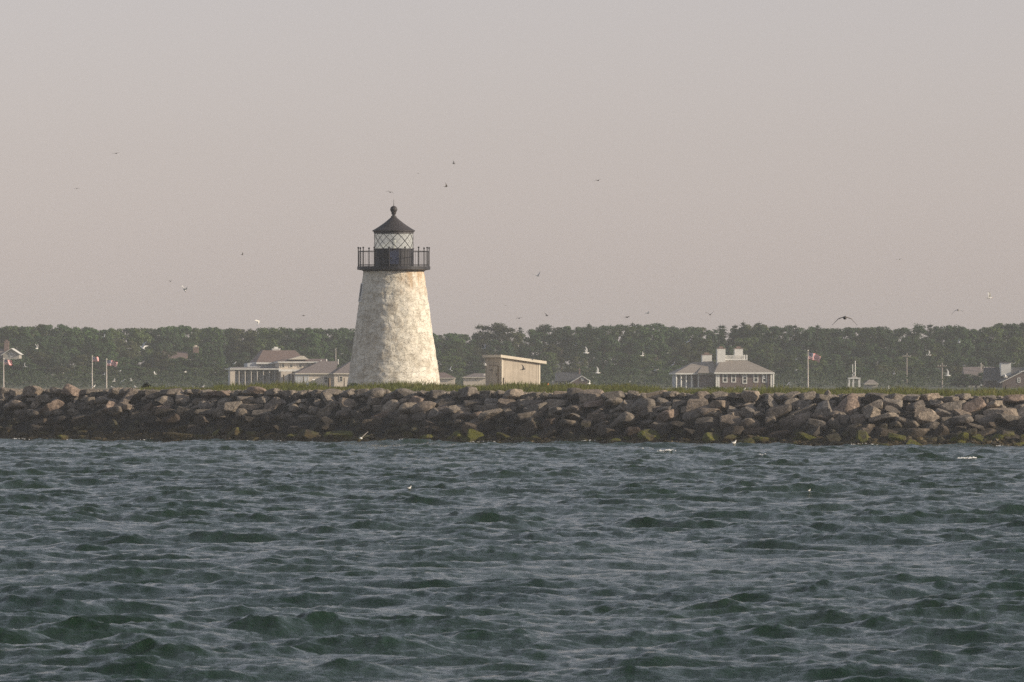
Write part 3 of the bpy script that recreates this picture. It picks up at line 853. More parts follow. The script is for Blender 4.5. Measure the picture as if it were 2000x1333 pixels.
# ---------------------------------------------------------------- houses on the far shore
class Site:
    def __init__(s, px0, d, z0=2.3): s.px0, s.d, s.z0 = px0, d, z0; s.loc = (X(px0, d), d, z0); s.k = d / F
    def x(s, px): return (px - s.px0) * s.k
    def z(s, py): return Z(py, s.d) - s.z0
def window(root, S, px, w, y0, y1, yf, arch=False, frame='white', t=0.14):
    x0, x1 = S.x(px - w / 2), S.x(px + w / 2); z0, z1 = S.z(y1), S.z(y0)
    fr = MB()
    fr.box(x0, x0 + t, yf - 0.07, yf + 0.02, z0, z1); fr.box(x1 - t, x1, yf - 0.07, yf + 0.02, z0, z1)
    fr.box(x0 + t, x1 - t, yf - 0.09, yf + 0.02, z0, z0 + t); fr.box(x0 + t, x1 - t, yf - 0.07, yf + 0.02, z1 - t, z1)
    zm = (z0 + z1) / 2
    fr.box(x0 + t, x1 - t, yf - 0.05, yf + 0.02, zm - t * .3, zm + t * .3)
    pts = [(x0 + t, z0 + t), (x1 - t, z0 + t), (x1 - t, z1 - t), (x0 + t, z1 - t)]
    if arch:
        cx = (x0 + x1) / 2; r = (x1 - x0) / 2
        outer = [(cx + r * math.cos(math.pi * i / 10), z1 + r * math.sin(math.pi * i / 10)) for i in range(11)]
        inner = [(cx + (r - t) * math.cos(math.pi * i / 10), z1 + (r - t) * math.sin(math.pi * i / 10)) for i in range(11)][::-1]
        for i in range(10): fr.prism([outer[i], outer[i + 1], inner[10 - i - 1], inner[10 - i]], yf - 0.07, yf + 0.02)
    wo = fr.build('window', M[frame], root)
    pn = MB().prism(pts, yf - 0.028, yf + 0.015)
    if arch: pn.prism([(cx + (r - t) * math.cos(math.pi * i / 10), z1 + 0.001 + (r - t) * math.sin(math.pi * i / 10)) for i in range(11)], yf - 0.026, yf + 0.013)
    pn.build('pane', M['pane'], wo)
    return wo
def chimney(root, x0, x1, y0, y1, z0, z1, mat, cap='brick'):
    c = MB().box(x0, x1, y0, y1, z0, z1).build('chimney', M[mat], root)
    w = (x1 - x0)
    MB().box(x0 - 0.06, x1 + 0.06, y0 - 0.06, y1 + 0.06, z1, z1 + 0.12).box(x0 + w * .25, x1 - w * .25, y0 + 0.3, y1 - 0.3, z1 + 0.12, z1 + 0.38).build('chimney_cap', M[cap], c)

def hip_house():
    S = Site(1415, 1300)
    root = thing('hip_roofed_house', 'dark shingled house with hip roof, white chimneys and roof railing', 'house', S.loc)
    root.rotation_euler.z = R(7)
    ze = S.z(728)
    MB().box(S.x(1398), S.x(1508), 0, 8, 0, ze).build('wall', M['shingle_wall'], root)
    rf = MB(); rf.box(S.x(1394), S.x(1513), -0.6, 8.6, ze - 0.22, ze + 0.02); rf.mi = 1
    rf.frustum((S.x(1394), S.x(1513), -0.6, 8.6), ze + 0.022, (S.x(1411), S.x(1465), 2.6, 5.4), S.z(704.5))
    roof = rf.build('roof', [M['white'], M['shingle_roof']], root)
    # roof walk railing
    x0, x1, z0, z1 = S.x(1411), S.x(1464), S.z(704), S.z(694.5)
    rl = MB()
    for y in (2.6, 5.4):
        rl.box(x0, x1, y - 0.06, y + 0.06, z1 - 0.12, z1); rl.box(x0, x1, y - 0.06, y + 0.06, z0, z0 + 0.22)
        n = 30
        for i in range(n + 1):
            x = x0 + (x1 - x0) * i / n; rl.box(x - 0.035, x + 0.035, y - 0.035, y + 0.035, z0 + 0.22, z1 - 0.12)
    for x in (x0, x1):
        rl.box(x - 0.06, x + 0.06, 2.66, 5.34, z1 - 0.12, z1); rl.box(x - 0.06, x + 0.06, 2.66, 5.34, z0, z0 + 0.22)
        for y in (2.6, 5.4): rl.box(x - 0.1, x + 0.1, y - 0.1, y + 0.1, z0, z1 + 0.1)
    rl.build('roof_railing', M['white'], root)
    chimney(root, S.x(1405), S.x(1421), 2.2, 3.4, S.z(712), S.z(681.5), 'white')
    chimney(root, S.x(1441), S.x(1457), 3.0, 4.2, S.z(708), S.z(681.5), 'white')
    for px in (1416, 1433, 1477, 1494): window(root, S, px, 9.5, 730, 747.5, 0.0)
    window(root, S, 1455, 9.5, 734.5, 750, 0.0, True)
    for px in (1399.5, 1403.5, 1507.5): MB().box(S.x(px) - 0.14, S.x(px) + 0.14, -0.10, -0.005, 0, ze - 0.23).build('corner_board', M['white'], root)
    MB().tube([(S.x(1510.5), -0.45, 0), (S.x(1510.5), -0.45, ze - 0.22)], 0.13, 10).build('porch_column', M['white'], root)
    # left wing
    zw = S.z(729)
    MB().box(S.x(1368), S.x(1397), 1.2, 8, 0, zw).build('wing_wall', M['shingle_wall'], root)
    MB().box(S.x(1326), S.x(1364), 5.0, 8, 0, zw - 0.25).build('porch_wall', M['shade_blue_wall'], root)
    wr_ = MB(); wr_.box(S.x(1320), S.x(1399), 1.0, 8.4, zw - 0.22, zw); wr_.mi = 1
    wr_.frustum((S.x(1320), S.x(1399), 1.0, 8.4), zw + 0.002, (S.x(1363), S.x(1399), 4.2, 5.4), S.z(707.5))
    wr_.build('wing_roof', [M['white'], M['shingle_roof']], root)
    wg = MB().frustum((S.x(1362), S.x(1396), 0.2, 6), S.z(729) + 0.004, (S.x(1385), S.x(1403), 4.8, 6), S.z(706)).build('cross_roof', M['shingle_roof'], root)
    chimney(root, S.x(1383), S.x(1402), 6.5, 7.8, S.z(716), S.z(693.5), 'white')
    for px in (1322.5, 1332, 1342, 1353, 1366.5): MB().tube([(S.x(px), 1.5, 0), (S.x(px), 1.5, zw - 0.22)], 0.13, 10).build('porch_column', M['white'], root)
    for px in (1330, 1340, 1350, 1359): window(root, S, px, 7.5, 732, 746, 5.0, frame='white', t=0.11)
hip_house()

def inn():
    S = Site(570, 1260)
    root = thing('inn', 'rambling tan and grey inn with brown roofs left of the lighthouse', 'inn', S.loc)
    root.rotation_euler.z = R(8)
    x, z = S.x, S.z
    # tall rear block with red-brown hip roof
    MB().box(x(515), x(610), 9, 18, 0, z(708)).build('rear_wall', M['shade_blue_wall'], root)
    rf = MB(); rf.box(x(512), x(614), 8.5, 18.5, z(708) - 0.25, z(708)); rf.mi = 1
    rf.frustum((x(512), x(614), 8.5, 18.5), z(708) + 0.003, (x(530), x(594), 12, 15), z(684)).build('rear_roof', [M['white'], M['red_roof']], root)
    chimney(root, x(550), x(565), 12.6, 14, z(687), z(682), 'white', 'white')
    for px in (520, 527, 534, 546, 554): window(root, S, px, 6.5, 709.5, 716.5, 9.0, t=0.11)
    # porch wing on the left, walls tinted blue-grey for shade
    MB().box(x(458), x(548), 6.0, 9.5, 0, z(718)).build('porch_wing_wall', M['shade_blue_wall'], root)
    pr = MB().box(x(452), x(552), 2.6, 9.8, z(722.2), z(720.2)); pr.mi = 1
    pr.frustum((x(452), x(552), 2.6, 9.8), z(720.2) + 0.003, (x(470), x(552), 8.6, 9.0), z(717.2)).build('porch_roof', [M['white'], M['grey_roof']], root)
    MB().box(x(453), x(462.5), 2.9, 4.2, 0, z(722.4)).build('corner_pier', M['tan_wall'], root)
    for px in (470, 482, 494, 506, 518, 530, 541): MB().tube([(x(px), 3.0, 0), (x(px), 3.0, z(722.3))], 0.11, 8).build('porch_column', M['pale_wall'], root)
    for px in (476, 488, 500, 512, 524, 536): window(root, S, px, 7, 728, 745, 6.0, frame='pale_wall', t=0.12)
    MB().box(x(495), x(514.8), 8.9, 14, z(718), z(709.5)).build('side_wall', M['shade_blue_wall'], root)
    # lit two-storey wing in the middle
    MB().box(x(549), x(642), 3.0, 10, 0, z(707)).build('main_wall', M['tan_wall'], root)
    mr = MB().box(x(546), x(646), 2.4, 10.5, z(709), z(706.5)); mr.mi = 1
    mr.frustum((x(546), x(646), 2.4, 10.5), z(706.5) + 0.003, (x(566), x(646), 6, 7.5), z(701)).build('main_roof', [M['white'], M['red_roof']], root)
    pd = MB().prism([(x(567), z(702.5)), (x(607.5), z(702.5)), (x(598), z(695.5)), (x(592), z(695.5))], 2.6, 5)
    pd.build('gable', M['trim'], root)
    for px in (557, 573, 591, 607.5, 620): window(root, S, px, 7.5, 711, 718.5, 3.0, frame='trim', t=0.10)
    MB().prism([(x(547), z(722)), (x(596), z(722)), (x(585), z(726)), (x(547), z(726))], 1.6, 2.99).build('cornice', M['white'], root)
    MB().box(x(550), x(572), 0.9, 2.95, 0, z(726.3)).build('entry_wall', M['tan_wall'], root)
    MB().box(x(564.5), x(568.5), 0.82, 0.88, 0, z(731)).build('entry_door', M['pane'], root)
    # two low hipped pavilions in front
    for (a, b, r0, r1, ytop, yf, dk) in ((574, 649, 628, 664, 706, -2.0, 'shade_blue_wall'), (647, 712, 687, 702, 705.5, -3.6, 'tan_wall')):
        MB().box(x(a + 1), x(b), yf, yf + 8, 0, z(730)).build('pavilion_wall', M['tan_wall'], root)
        p = MB().box(x(a - 1), x(b + 2), yf - 0.4, yf + 8.4, z(731.5), z(729.5)); p.mi = 1
        p.frustum((x(a - 1), x(b + 2), yf - 0.4, yf + 8.4), z(729.5) + 0.003, (x(r0), x(r1), yf + 3.4, yf + 4.6), z(ytop)).build('pavilion_roof', [M['trim'], M['grey_roof']], root)
    for px in (582, 594): window(root, S, px, 8, 735, 748, -2.0, frame='pale_wall', t=0.1)
    window(root, S, 634, 9, 735, 749, -2.0, frame='trim', t=0.1)
    window(root, S, 661, 8, 735, 746, -3.6, frame='trim', t=0.1)
    MB().box(x(574), x(600), -2.06, -2.005, 0, z(731.7)).build('wall_panel', M['shade_blue_wall'], root)  # blue-grey panel over the left part of the pavilion wall
    for px, yt in ((630, 703.5), (641, 701.5), (664, 702)): MB().tube([(x(px), 2, z(712)), (x(px), 2, z(yt))], 0.09, 6).build('vent_pipe', M['white'], root)
    MB().tube([(x(662.5), 4, z(712)), (x(662.5), 4, z(680))], 0.05, 6).build('antenna', M['pole'], root)
inn()

def annex(px0, d, label, wall, roof, a, b, eave, top, r0, r1, depth=7, base=750, win=()):
    S = Site(px0, d)
    root = thing('cottage', label, 'cottage', S.loc, 0, 'low buildings on the far shore')
    MB().box(S.x(a), S.x(b), 0, depth, 0, S.z(eave)).build('wall', M[wall], root)
    rf = MB().box(S.x(a - 2), S.x(b + 2), -0.4, depth + .4, S.z(eave + 1.4), S.z(eave)); rf.mi = 1
    rf.frustum((S.x(a - 2), S.x(b + 2), -0.4, depth + .4), S.z(eave) + 0.003, (S.x(r0), S.x(r1), depth * .4, depth * .6), S.z(top)).build('roof', [M['trim'], M[roof]], root)
    for px in win: window(root, S, px, 7, eave + 3.5, eave + 12, 0.0, frame='trim', t=0.1)
    return root, S
annex(872, 1265, 'low tan building with brown hip roof at the right foot of the lighthouse', 'tan_wall', 'red_roof', 838, 888, 738.5, 728, 848, 868)
annex(925, 1290, 'small tan cottage partly behind the left side of the shed', 'tan_wall', 'grey_roof', 905, 950, 737, 729.5, 926, 946)
annex(1700, 1330, 'tiny pale hut with a sloping roof right of the white porch', 'pale_wall', 'shingle_roof', 1690, 1714, 750, 742, 1698, 1706, 4)

def gabled_cottage():
    S = Site(1112, 1280); x, z = S.x, S.z
    root = thing('cottage', 'shingled cottage with a white-edged front gable right of the shed', 'cottage', S.loc, 0, 'low buildings on the far shore')
    MB().box(x(1078), x(1136), 2.5, 9, 0, z(744)).build('wall', M['pale_wall'], root)
    MB().prism([(2.0, z(745)), (9.5, z(745)), (5.75, z(727.5))], x(1086), x(1135), 'x').build('roof', M['dark_roof'], root)
    g0 = MB().prism([(2.3, z(745)), (9.2, z(745)), (5.75, z(728.5))], x(1084.5), x(1085.9), 'x').build('end_gable', M['pale_wall'], root)
    MB().prism([(x(1114), 0), (x(1148), 0), (x(1148), z(743)), (x(1136.5), z(735.5)), (x(1114), z(748))], -2.0, 2.4).build('front_wall', M['shingle_wall'], root)
    MB().prism([(x(1108), z(750.5)), (x(1136.5), z(734.0)), (x(1136.5), z(735.4)), (x(1111), z(750.5))], -2.2, 2.45).prism([(x(1136.6), z(734.0)), (x(1152), z(743.5)), (x(1149), z(743.5)), (x(1136.6), z(735.4))], -2.2, 2.45).build('gable_trim', M['white'], root)
    window(root, S, 1137, 5, 738.5, 744, -2.0, t=0.09)
    chimney(root, x(1131), x(1134), 5, 5.5, z(731), z(723.5), 'brick', 'brick')
gabled_cottage()

def left_house():
    S = Site(15, 1428, 3.2); x, z = S.x, S.z
    root = thing('gabled_house', 'grey gabled house with brick chimney among trees at the left edge', 'house', S.loc)
    MB().prism([(x(6), 0), (x(37), 0), (x(37), z(692)), (x(22), z(682.5)), (x(6), z(692.5))], 0, 8).build('wall', M['pale_wall'], root)
    rf = MB().prism([(x(3), z(694.5)), (x(22), z(681.8)), (x(22), z(680.6)), (x(1), z(694.5))], -0.4, 8.4)
    rf.prism([(x(22.1), z(681.8)), (x(39.5), z(693)), (x(41), z(693)), (x(22.1), z(680.6))], -0.4, 8.4)
    rf.build('roof', M['white'], root)
    MB().prism([(2.5, z(700)), (9.5, z(700)), (6.0, z(681.5))], x(-50), x(5.5), 'x').build('wing_roof', M['grey_roof'], root)
    MB().box(x(-50), x(5.4), 3, 9, 0, z(700) - 0.02).build('wing_wall', M['pale_wall'], root)
    window(root, S, 21.5, 5, 690, 697, 0.0, t=0.11)
    chimney(root, x(4.5), x(13.5), 5, 6.2, z(690), z(668), 'brick', 'brick')
left_house()

def hidden_roof():
    S = Site(345, 1472, 3.6); x, z = S.x, S.z
    root = thing('gabled_house', 'house with a brown roof half hidden among trees left of the inn', 'house', S.loc)
    MB().box(x(318), x(362), 0.5, 8, 0, z(702)).build('wall', M['pale_wall'], root)
    MB().prism([(0, z(703)), (8.5, z(703)), (4.2, z(687.5))], x(316), x(364), 'x').build('roof', M['red_roof'], root)
    chimney(root, x(376), x(386), 3, 4.2, 0, z(678.5), 'brick', 'tan_wall')
    for px in (330, 350): window(root, S, px, 6, 705, 714, 0.5, t=0.11)
hidden_roof()

def right_house():
    S = Site(1980, 1300); x, z = S.x, S.z
    root = thing('gabled_house', 'dark shingled house with white gable trim and white roof dormer at the right edge', 'house', S.loc)
    MB().prism([(x(1958), 0), (x(2062), 0), (x(2062), z(746)), (x(2012), z(719)), (x(1958), z(746))], 0, 9).build('wall', M['shingle_wall'], root)
    rf = MB().prism([(x(1952), z(748.5)), (x(2012), z(717.3)), (x(2012), z(715)), (x(1949), z(748.5))], -0.35, 9.4)
    rf.prism([(x(2012.1), z(717.3)), (x(2068), z(748.5)), (x(2071), z(748.5)), (x(2012.1), z(715))], -0.35, 9.4)
    rf.build('roof', M['dark_roof'], root)
    rk = MB().prism([(x(1953.5), z(748.5)), (x(2012), z(719.4)), (x(2012), z(717.4)), (x(1951.5), z(748.5))], -0.42, -0.12)
    rk.prism([(x(2012.1), z(719.4)), (x(2066), z(748.5)), (x(2068), z(748.5)), (x(2012.1), z(717.4))], -0.42, -0.12)
    rk.build('gable_trim', M['white'], root)
    MB().prism([(8.6, z(744)), (17, z(744)), (12.8, z(718))], x(1930), x(2060), 'x').build('rear_roof', M['dark_roof'], root)
    MB().box(x(1932), x(2058), 9.6, 16.4, 0, z(744) - 0.02).build('rear_wall', M['shingle_wall'], root)
    dm = MB().box(x(1961.5), x(1981), 8.4, 13, z(735), z(708.5)).build('dormer', M['white'], root)
    MB().box(x(1960.5), x(1982), 8.2, 13.2, z(708.4), z(706.8)).build('dormer_roof', M['dark_roof'], dm)
    window(root, S, 1990, 6, 738, 748, 0.0, t=0.11); window(root, S, 2012, 6, 732, 744, 0.0, t=0.11)
right_house()

def barn():
    S = Site(1910, 1360); x, z = S.x, S.z
    root = thing('barn', 'barn with a big grey-brown roof left of the white dormer', 'barn', S.loc)
    MB().box(x(1886), x(1944), 1, 9, 0, z(738)).build('wall', M['shingle_wall'], root)
    MB().prism([(0, z(740)), (10, z(740)), (5, z(717))], x(1884), x(1946), 'x').build('roof', M['grey_roof'], root)
    MB().tube([(x(1918), 3, z(724)), (x(1918), 3, z(709))], 0.07, 6).build('mast', M['pole'], root)
    MB().box(x(1890), x(1912), -3, -0.5, 0, z(748)).build('lean_to', M['pale_wall'], root)
barn()

def porch():
    S = Site(1668, 1310); x, z = S.x, S.z
    root = thing('porch', 'small white flat-topped porch on posts below two thin masts', 'porch', S.loc)
    MB().box(x(1657), x(1681), 0, 3, z(740.5), z(738)).build('porch_roof', M['white'], root)
    for px in (1659, 1667, 1679):
        for y in (0.2, 2.8): MB().box(x(px) - .12, x(px) + .12, y - .12, y + .12, 0, z(740.5)).build('porch_post', M['white'], root)
    MB().prism([(x(1662), z(738)), (x(1676), z(738)), (x(1669), z(733))], 0.4, 2.6).build('gable', M['pale_wall'], root)
    MB().tube([(x(1666), 1.5, z(737)), (x(1666), 1.5, z(712))], 0.07, 6).build('mast', M['white'], root)
    MB().tube([(x(1671), 1.5, z(736)), (x(1671), 1.5, z(705))], 0.08, 6).build('mast', M['white'], root)
porch()

def utility_pole(px, ytop, d, label, cross=True):
    z0 = shore_z(X(px, d), d); h = Z(ytop, d) - z0
    root = thing('utility_pole', label, 'utility pole', (X(px, d), d, z0), 0, 'utility poles on the far shore')
    MB().tube([(0, 0, 0), (0, 0, h)], [0.13, 0.09], 8).build('pole', M['utility'], root)
    if cross:
        ar = MB().box(-0.75, 0.75, -0.16, -0.06, h - 0.65, h - 0.53).build('crossarm', M['wood'], root)
        for x in (-0.65, -0.3, 0.3, 0.65): MB().lathe([(0.05, h - 0.53), (0.06, h - 0.45), (0.03, h - 0.38)], 8, (x, -0.11, 0)).build('insulator', M['white'], ar)
utility_pole(1771, 690, 1395, 'pale utility pole among the trees right of the white porch')
utility_pole(1840, 709, 1340, 'tall pale utility pole standing alone left of the barn')
utility_pole(1919, 712, 1345, 'short utility pole in front of the barn roof')

def flagpole(px, ytop, ybase, d, fw, fh, fy, label, droop=0.25, seed=1):
    S = Site(px, d, 2.0); h = S.z(ytop) - 0.22
    root = thing('flagpole', label, 'flagpole', S.loc, 0, 'flagpoles on the far shore')
    MB().tube([(0, 0, 0), (0, 0, h)], [0.115, 0.06], 10).build('pole', M['pole'], root)
    MB().lathe([(0.02, h), (0.12, h + 0.06), (0.14, h + 0.13), (0.09, h + 0.21), (0.01, h + 0.25)], 10).build('finial', M['trim'], root)
    nx, nz = 24, 13; W = fw * S.k; Hh = fh * S.k; zt = S.z(fy)
    r = random.Random(seed); ph = r.uniform(0, 6)
    vs = []; fs = []; uv = []
    for j in range(nz + 1):
        for i in range(nx + 1):
            u, v = i / nx, j / nz
            x = 0.10 + u * W * (0.97 - 0.05 * math.sin(3 * v + ph)); y = 0.30 * u * math.sin(u * 9 + ph + v * 1.4)
            zq = zt - (1 - v) * Hh * (1 - 0.10 * u) - droop * W * u * (0.6 + 0.4 * u) + 0.10 * u * math.sin(u * 8 + ph * 2)
            vs.append((x, y, zq)); uv.append((u, v))
    n = nx + 1
    for j in range(nz):
        for i in range(nx): fs.append((j * n + i, j * n + i + 1, (j + 1) * n + i + 1, (j + 1) * n + i))
    fl = MB().add(vs, fs).build('flag', M['flag'], root, smooth=True)
    lay = fl.data.uv_layers.new(name='UVMap')
    for lp in fl.data.loops: lay.data[lp.index].uv = uv[lp.vertex_index]
flagpole(7, 700, 750, 1240, 16, 10, 702.5, 'flagpole with a striped flag at the left edge', 0.12, 2)
flagpole(180, 695, 752, 1290, 11.5, 9, 697.5, 'flagpole with a small flag, left of the pair', 0.1, 5)
flagpole(208, 701, 752, 1230, 20, 11, 703.5, 'flagpole with a larger flag, right of the pair', 0.16, 7)
flagpole(1578, 684, 757, 1240, 23, 14, 688, 'flagpole with a big ragged drooping flag right of the hip-roofed house', 0.32, 3)

# ---------------------------------------------------------------- trees
def leaf_quad(mb, q, n, s, r, asp=1.5):
    t = n.orthogonal().normalized(); t.rotate(Matrix.Rotation(r.uniform(0, 6.283), 3, n)); u = n.cross(t)
    mb.add([q - t * s * asp, q - u * s + t * s * 0.2, q + t * s * asp, q + u * s - t * s * 0.2], [(0, 1, 2, 3)])

def broadleaf(seed, wide=1.0, open_=0.0, wind=0.0):
    """unit tree: height 10 m"""
    r = random.Random(seed)
    lobes = []
    nl = r.randint(38, 48)
    for i in range(nl):
        h = r.uniform(0.18, 0.93)
        prof = math.sin(math.pi * (0.12 + 0.83 * h)) ** 0.75
        a = r.uniform(0, 6.283); rad = math.sqrt(r.random()) * 3.4 * wide * prof
        lr = r.uniform(0.55, 1.2) * (1 - 0.35 * h)
        lobes.append((Vector((math.cos(a) * rad + wind * h * 2.0, math.sin(a) * rad, h * 9.2)), lr))
    mb = MB()
    for c, lr in lobes:
        cnt = int(175 * (1 - open_) * lr ** 1.4)
        for _ in range(cnt):
            d = Vector((r.gauss(0, 1), r.gauss(0, 1), r.gauss(0.25, 1))).normalized()
            rr = lr * r.uniform(0.6, 1.28) * (1 + 0.25 * noise.noise(c + d * 2.5))
            q = c + Vector((d.x * rr * 1.1, d.y * rr * 1.1, d.z * rr * 0.85))
            n = (d + Vector((r.uniform(-.7, .7), r.uniform(-.7, .7), r.uniform(-.3, .7)))).normalized()
            leaf_quad(mb, q, n, r.uniform(0.09, 0.18), r)
    crown = mb.mesh('crown', M['leaf'])
    tk = MB()
    tk.tube([(0, 0, -0.6), (0.05, 0.03, 2.0), (wind * 0.5, 0, 4.5), (wind * 1.2, 0, 7.5)], [0.26, 0.20, 0.13, 0.04], 8)
    for c, lr in lobes[:14]:
        b = Vector((wind * 0.3, 0, max(1.2, c.z * 0.45)))
        tk.tube([b, b.lerp(c, 0.5) + Vector((0, 0, 0.25)), c], [0.09, 0.06, 0.02], 5)
    return tk.mesh('trunk', M['bark']), crown

def conifer(seed, slim=1.0):
    r = random.Random(seed); mb = MB()
    z = 1.2
    while z < 9.7:
        t = (z - 1.2) / 8.8; rad = 2.1 * slim * (1 - t) ** 0.8 + 0.15
        for k in range(int(7 + 7 * (1 - t))):
            a = r.uniform(0, 6.283); L = rad * r.uniform(0.55, 1.15)
            for m in range(int(4 + L * 5)):
                f = r.uniform(0.15, 1.0)
                q = Vector((math.cos(a) * L * f, math.sin(a) * L * f, z - 0.22 * L * f + r.uniform(-.12, .12))) + Vector((r.gauss(0, .1), r.gauss(0, .1), 0))
                leaf_quad(mb, q, Vector((r.uniform(-.6, .6), r.uniform(-.6, .6), 1)).normalized(), r.uniform(0.09, 0.16), r, 1.9)
        z += r.uniform(0.28, 0.42)
    crown = mb.mesh('crown', M['leaf'])
    tk = MB().tube([(0, 0, -0.6), (0, 0, 5), (0, 0, 9.9)], [0.22, 0.14, 0.03], 8)
    return tk.mesh('trunk', M['bark']), crown

def pine(seed):
    """open pitch pine with feathery clumps on visible limbs"""
    r = random.Random(seed); mb = MB(); tk = MB()
    tk.tube([(0, 0, -0.6), (0.1, 0, 3), (0.0, 0, 6.5), (0.25, 0, 9.6)], [0.2, 0.16, 0.1, 0.03], 8)
    for i in range(22):
        h = r.uniform(0.4, 1.0); a = r.uniform(0, 6.28); L = r.uniform(0.7, 2.4) * (1.15 - 0.7 * h)
        c = Vector((math.cos(a) * L + .1, math.sin(a) * L, h * 9.6))
        tk.tube([(0.05, 0, h * 9.6 - 0.5), c], [0.05, 0.015], 5)
        for _ in range(70):
            d = Vector((r.gauss(0, .42), r.gauss(0, .42), r.gauss(0, .24)))
            leaf_quad(mb, c + d, Vector((r.uniform(-1, 1), r.uniform(-1, 1), 1)).normalized(), r.uniform(0.07, 0.13), r, 2.2)
    return tk.mesh('trunk', M['bark']), mb.mesh('crown', M['leaf'])

BL = [broadleaf(21 + i, [1.0, 1.15, 0.9, 1.05, 1.25, 0.8, 1.0][i], [0, 0, .1, 0, .05, .1, .25][i], [0, 0.1, 0, 0.35, 0.1, 0, 0.4][i]) for i in range(7)]
CF = [conifer(61 + i, [1.45, 1.2, 1.7][i]) for i in range(3)]
PN = [pine(81 + i) for i in range(3)]
SKY = [(-200, 640), (0, 638), (90, 633), (150, 639), (260, 641), (345, 637), (420, 640), (520, 641), (620, 639), (690, 642), (850, 649), (900, 652), (960, 648),
       (1030, 641), (1060, 639), (1150, 637), (1180, 635), (1260, 632), (1340, 638), (1420, 640), (1450, 636), (1480, 632), (1520, 638), (1560, 641), (1600, 639), (1650, 640), (1700, 637), (1750, 640), (1800, 634), (1850, 637),
       (1920, 638), (1965, 628), (2000, 633), (2200, 636)]
GREENS = [((0.078, 0.132, 0.052), 'green'), ((0.060, 0.100, 0.046), 'dark green'), ((0.098, 0.136, 0.052), 'bright green'), ((0.096, 0.108, 0.052), 'olive'), ((0.068, 0.110, 0.052), 'deep green')]
trees = []
ROWS = [('front row', 1405, 46, 0.30), ('second row', 1445, 50, 0.52), ('third row', 1490, 50, 0.78), ('skyline row', 1545, 31, 1.0), ('hindmost row', 1620, 38, 1.0)]
tr_ = random.Random(3)
for ri, (rn, d0, sp, frac) in enumerate(ROWS):
    px = -130 + tr_.uniform(0, 30)
    while px < 2130:
        d = d0 + tr_.uniform(-14, 14)
        top = lerp(SKY, px)
        if ri < 3: top = 748 - (748 - top) * frac * tr_.uniform(0.86, 1.08)
        elif ri == 3: top += tr_.uniform(-2.5, 6) if px > 900 else tr_.uniform(-1, 2.5)
        else: top += tr_.uniform(-1.5, 4)
        right = px > 900
        k = tr_.random()
        if right and k < (0.09 if ri >= 3 else 0.07): pr, kd = CF[tr_.randrange(3)], 'conifer'
        elif right and k < 0.21 and ri >= 3: pr, kd = PN[tr_.randrange(3)], 'open pine'
        else: pr, kd = BL[tr_.randrange(7)], 'broadleaf tree'
        if kd != 'broadleaf tree' and ri >= 3: top -= tr_.uniform(1, 6)
        g = GREENS[tr_.choice([0, 0, 2, 4, 1, 3] if not right else [1, 1, 3, 4, 0, 2])]
        if kd != 'broadleaf tree': g = GREENS[1]
        trees.append(dict(px=px, d=d, top=top, pr=pr, kd=kd, g=g, row=rn, ri=ri))
        px += sp * tr_.uniform(0.75, 1.2)
# a few that stand out on the skyline of the photograph
for px, top, kd, gi in ((944, 637, 'open pine', 3), (973, 634, 'open pine', 3), (992, 641, 'open pine', 3), (1151, 634, 'conifer', 1), (1452, 630, 'conifer', 1), (1483, 631, 'conifer', 4), (1436, 637, 'conifer', 4), (1597, 636, 'conifer', 1), (1412, 637, 'conifer', 0)):
    trees.append(dict(px=px, d=1535, top=top - 3, pr=(PN if 'pine' in kd else CF)[int(px) % 3], kd=kd, g=GREENS[gi], row='skyline row', ri=3))
for px, top in ((2, 706), (24, 701), (44, 699), (318, 703), (340, 700), (362, 702), (386, 689), (374, 697)):
    trees.append(dict(px=px, d=1392 if px < 100 else 1425, top=top, pr=BL[px % 7], kd='broadleaf tree', g=GREENS[px % 5], row='front row', ri=0))
for px, top in ((1884, 731), (1906, 738), (1926, 728), (1946, 722), (1872, 736)):
    trees.append(dict(px=px, d=1322, top=top, pr=BL[px % 7], kd='broadleaf tree', g=GREENS[1 + 3 * (px % 2)], row='front row', ri=0))
wordsT = {}
for rn in {t['row'] for t in trees}:
    wordsT.update(place_words([(t['px'], id(t)) for t in trees if t['row'] == rn], 'straight behind'))
NAMES = {'conifer': 'conifer', 'open pine': 'pine_tree', 'broadleaf tree': 'broadleaf_tree'}
for t in trees:
    x = X(t['px'], t['d']); z0 = shore_z(x, t['d'])
    h = (Z(t['top'], t['d']) - z0) / (9.0 if t['kd'] == 'broadleaf tree' else 9.8)
    root = thing(NAMES[t['kd']], f"{t['g'][1]} {t['kd']}, {t['row']}, {wordsT[id(t)]}", 'tree', (x, t['d'], z0), tr_.uniform(-0.6, 0.6) if t['kd'] == 'broadleaf tree' else tr_.uniform(0, 6), 'trees of the wood on the far shore')
    wsc = max(h, 0.62) * tr_.uniform(1.0, 1.25)
    root.scale = (wsc, wsc, h)
    for nm, me in (('trunk', t['pr'][0]), ('crown', t['pr'][1])):
        o = bpy.data.objects.new(nm, me); COL.objects.link(o); o.parent = root
        if nm == 'crown':
            f = tr_.uniform(0.68, 1.32); o.color = (t['g'][0][0] * f, t['g'][0][1] * f, t['g'][0][2] * f, 1)
print('trees', len(trees))

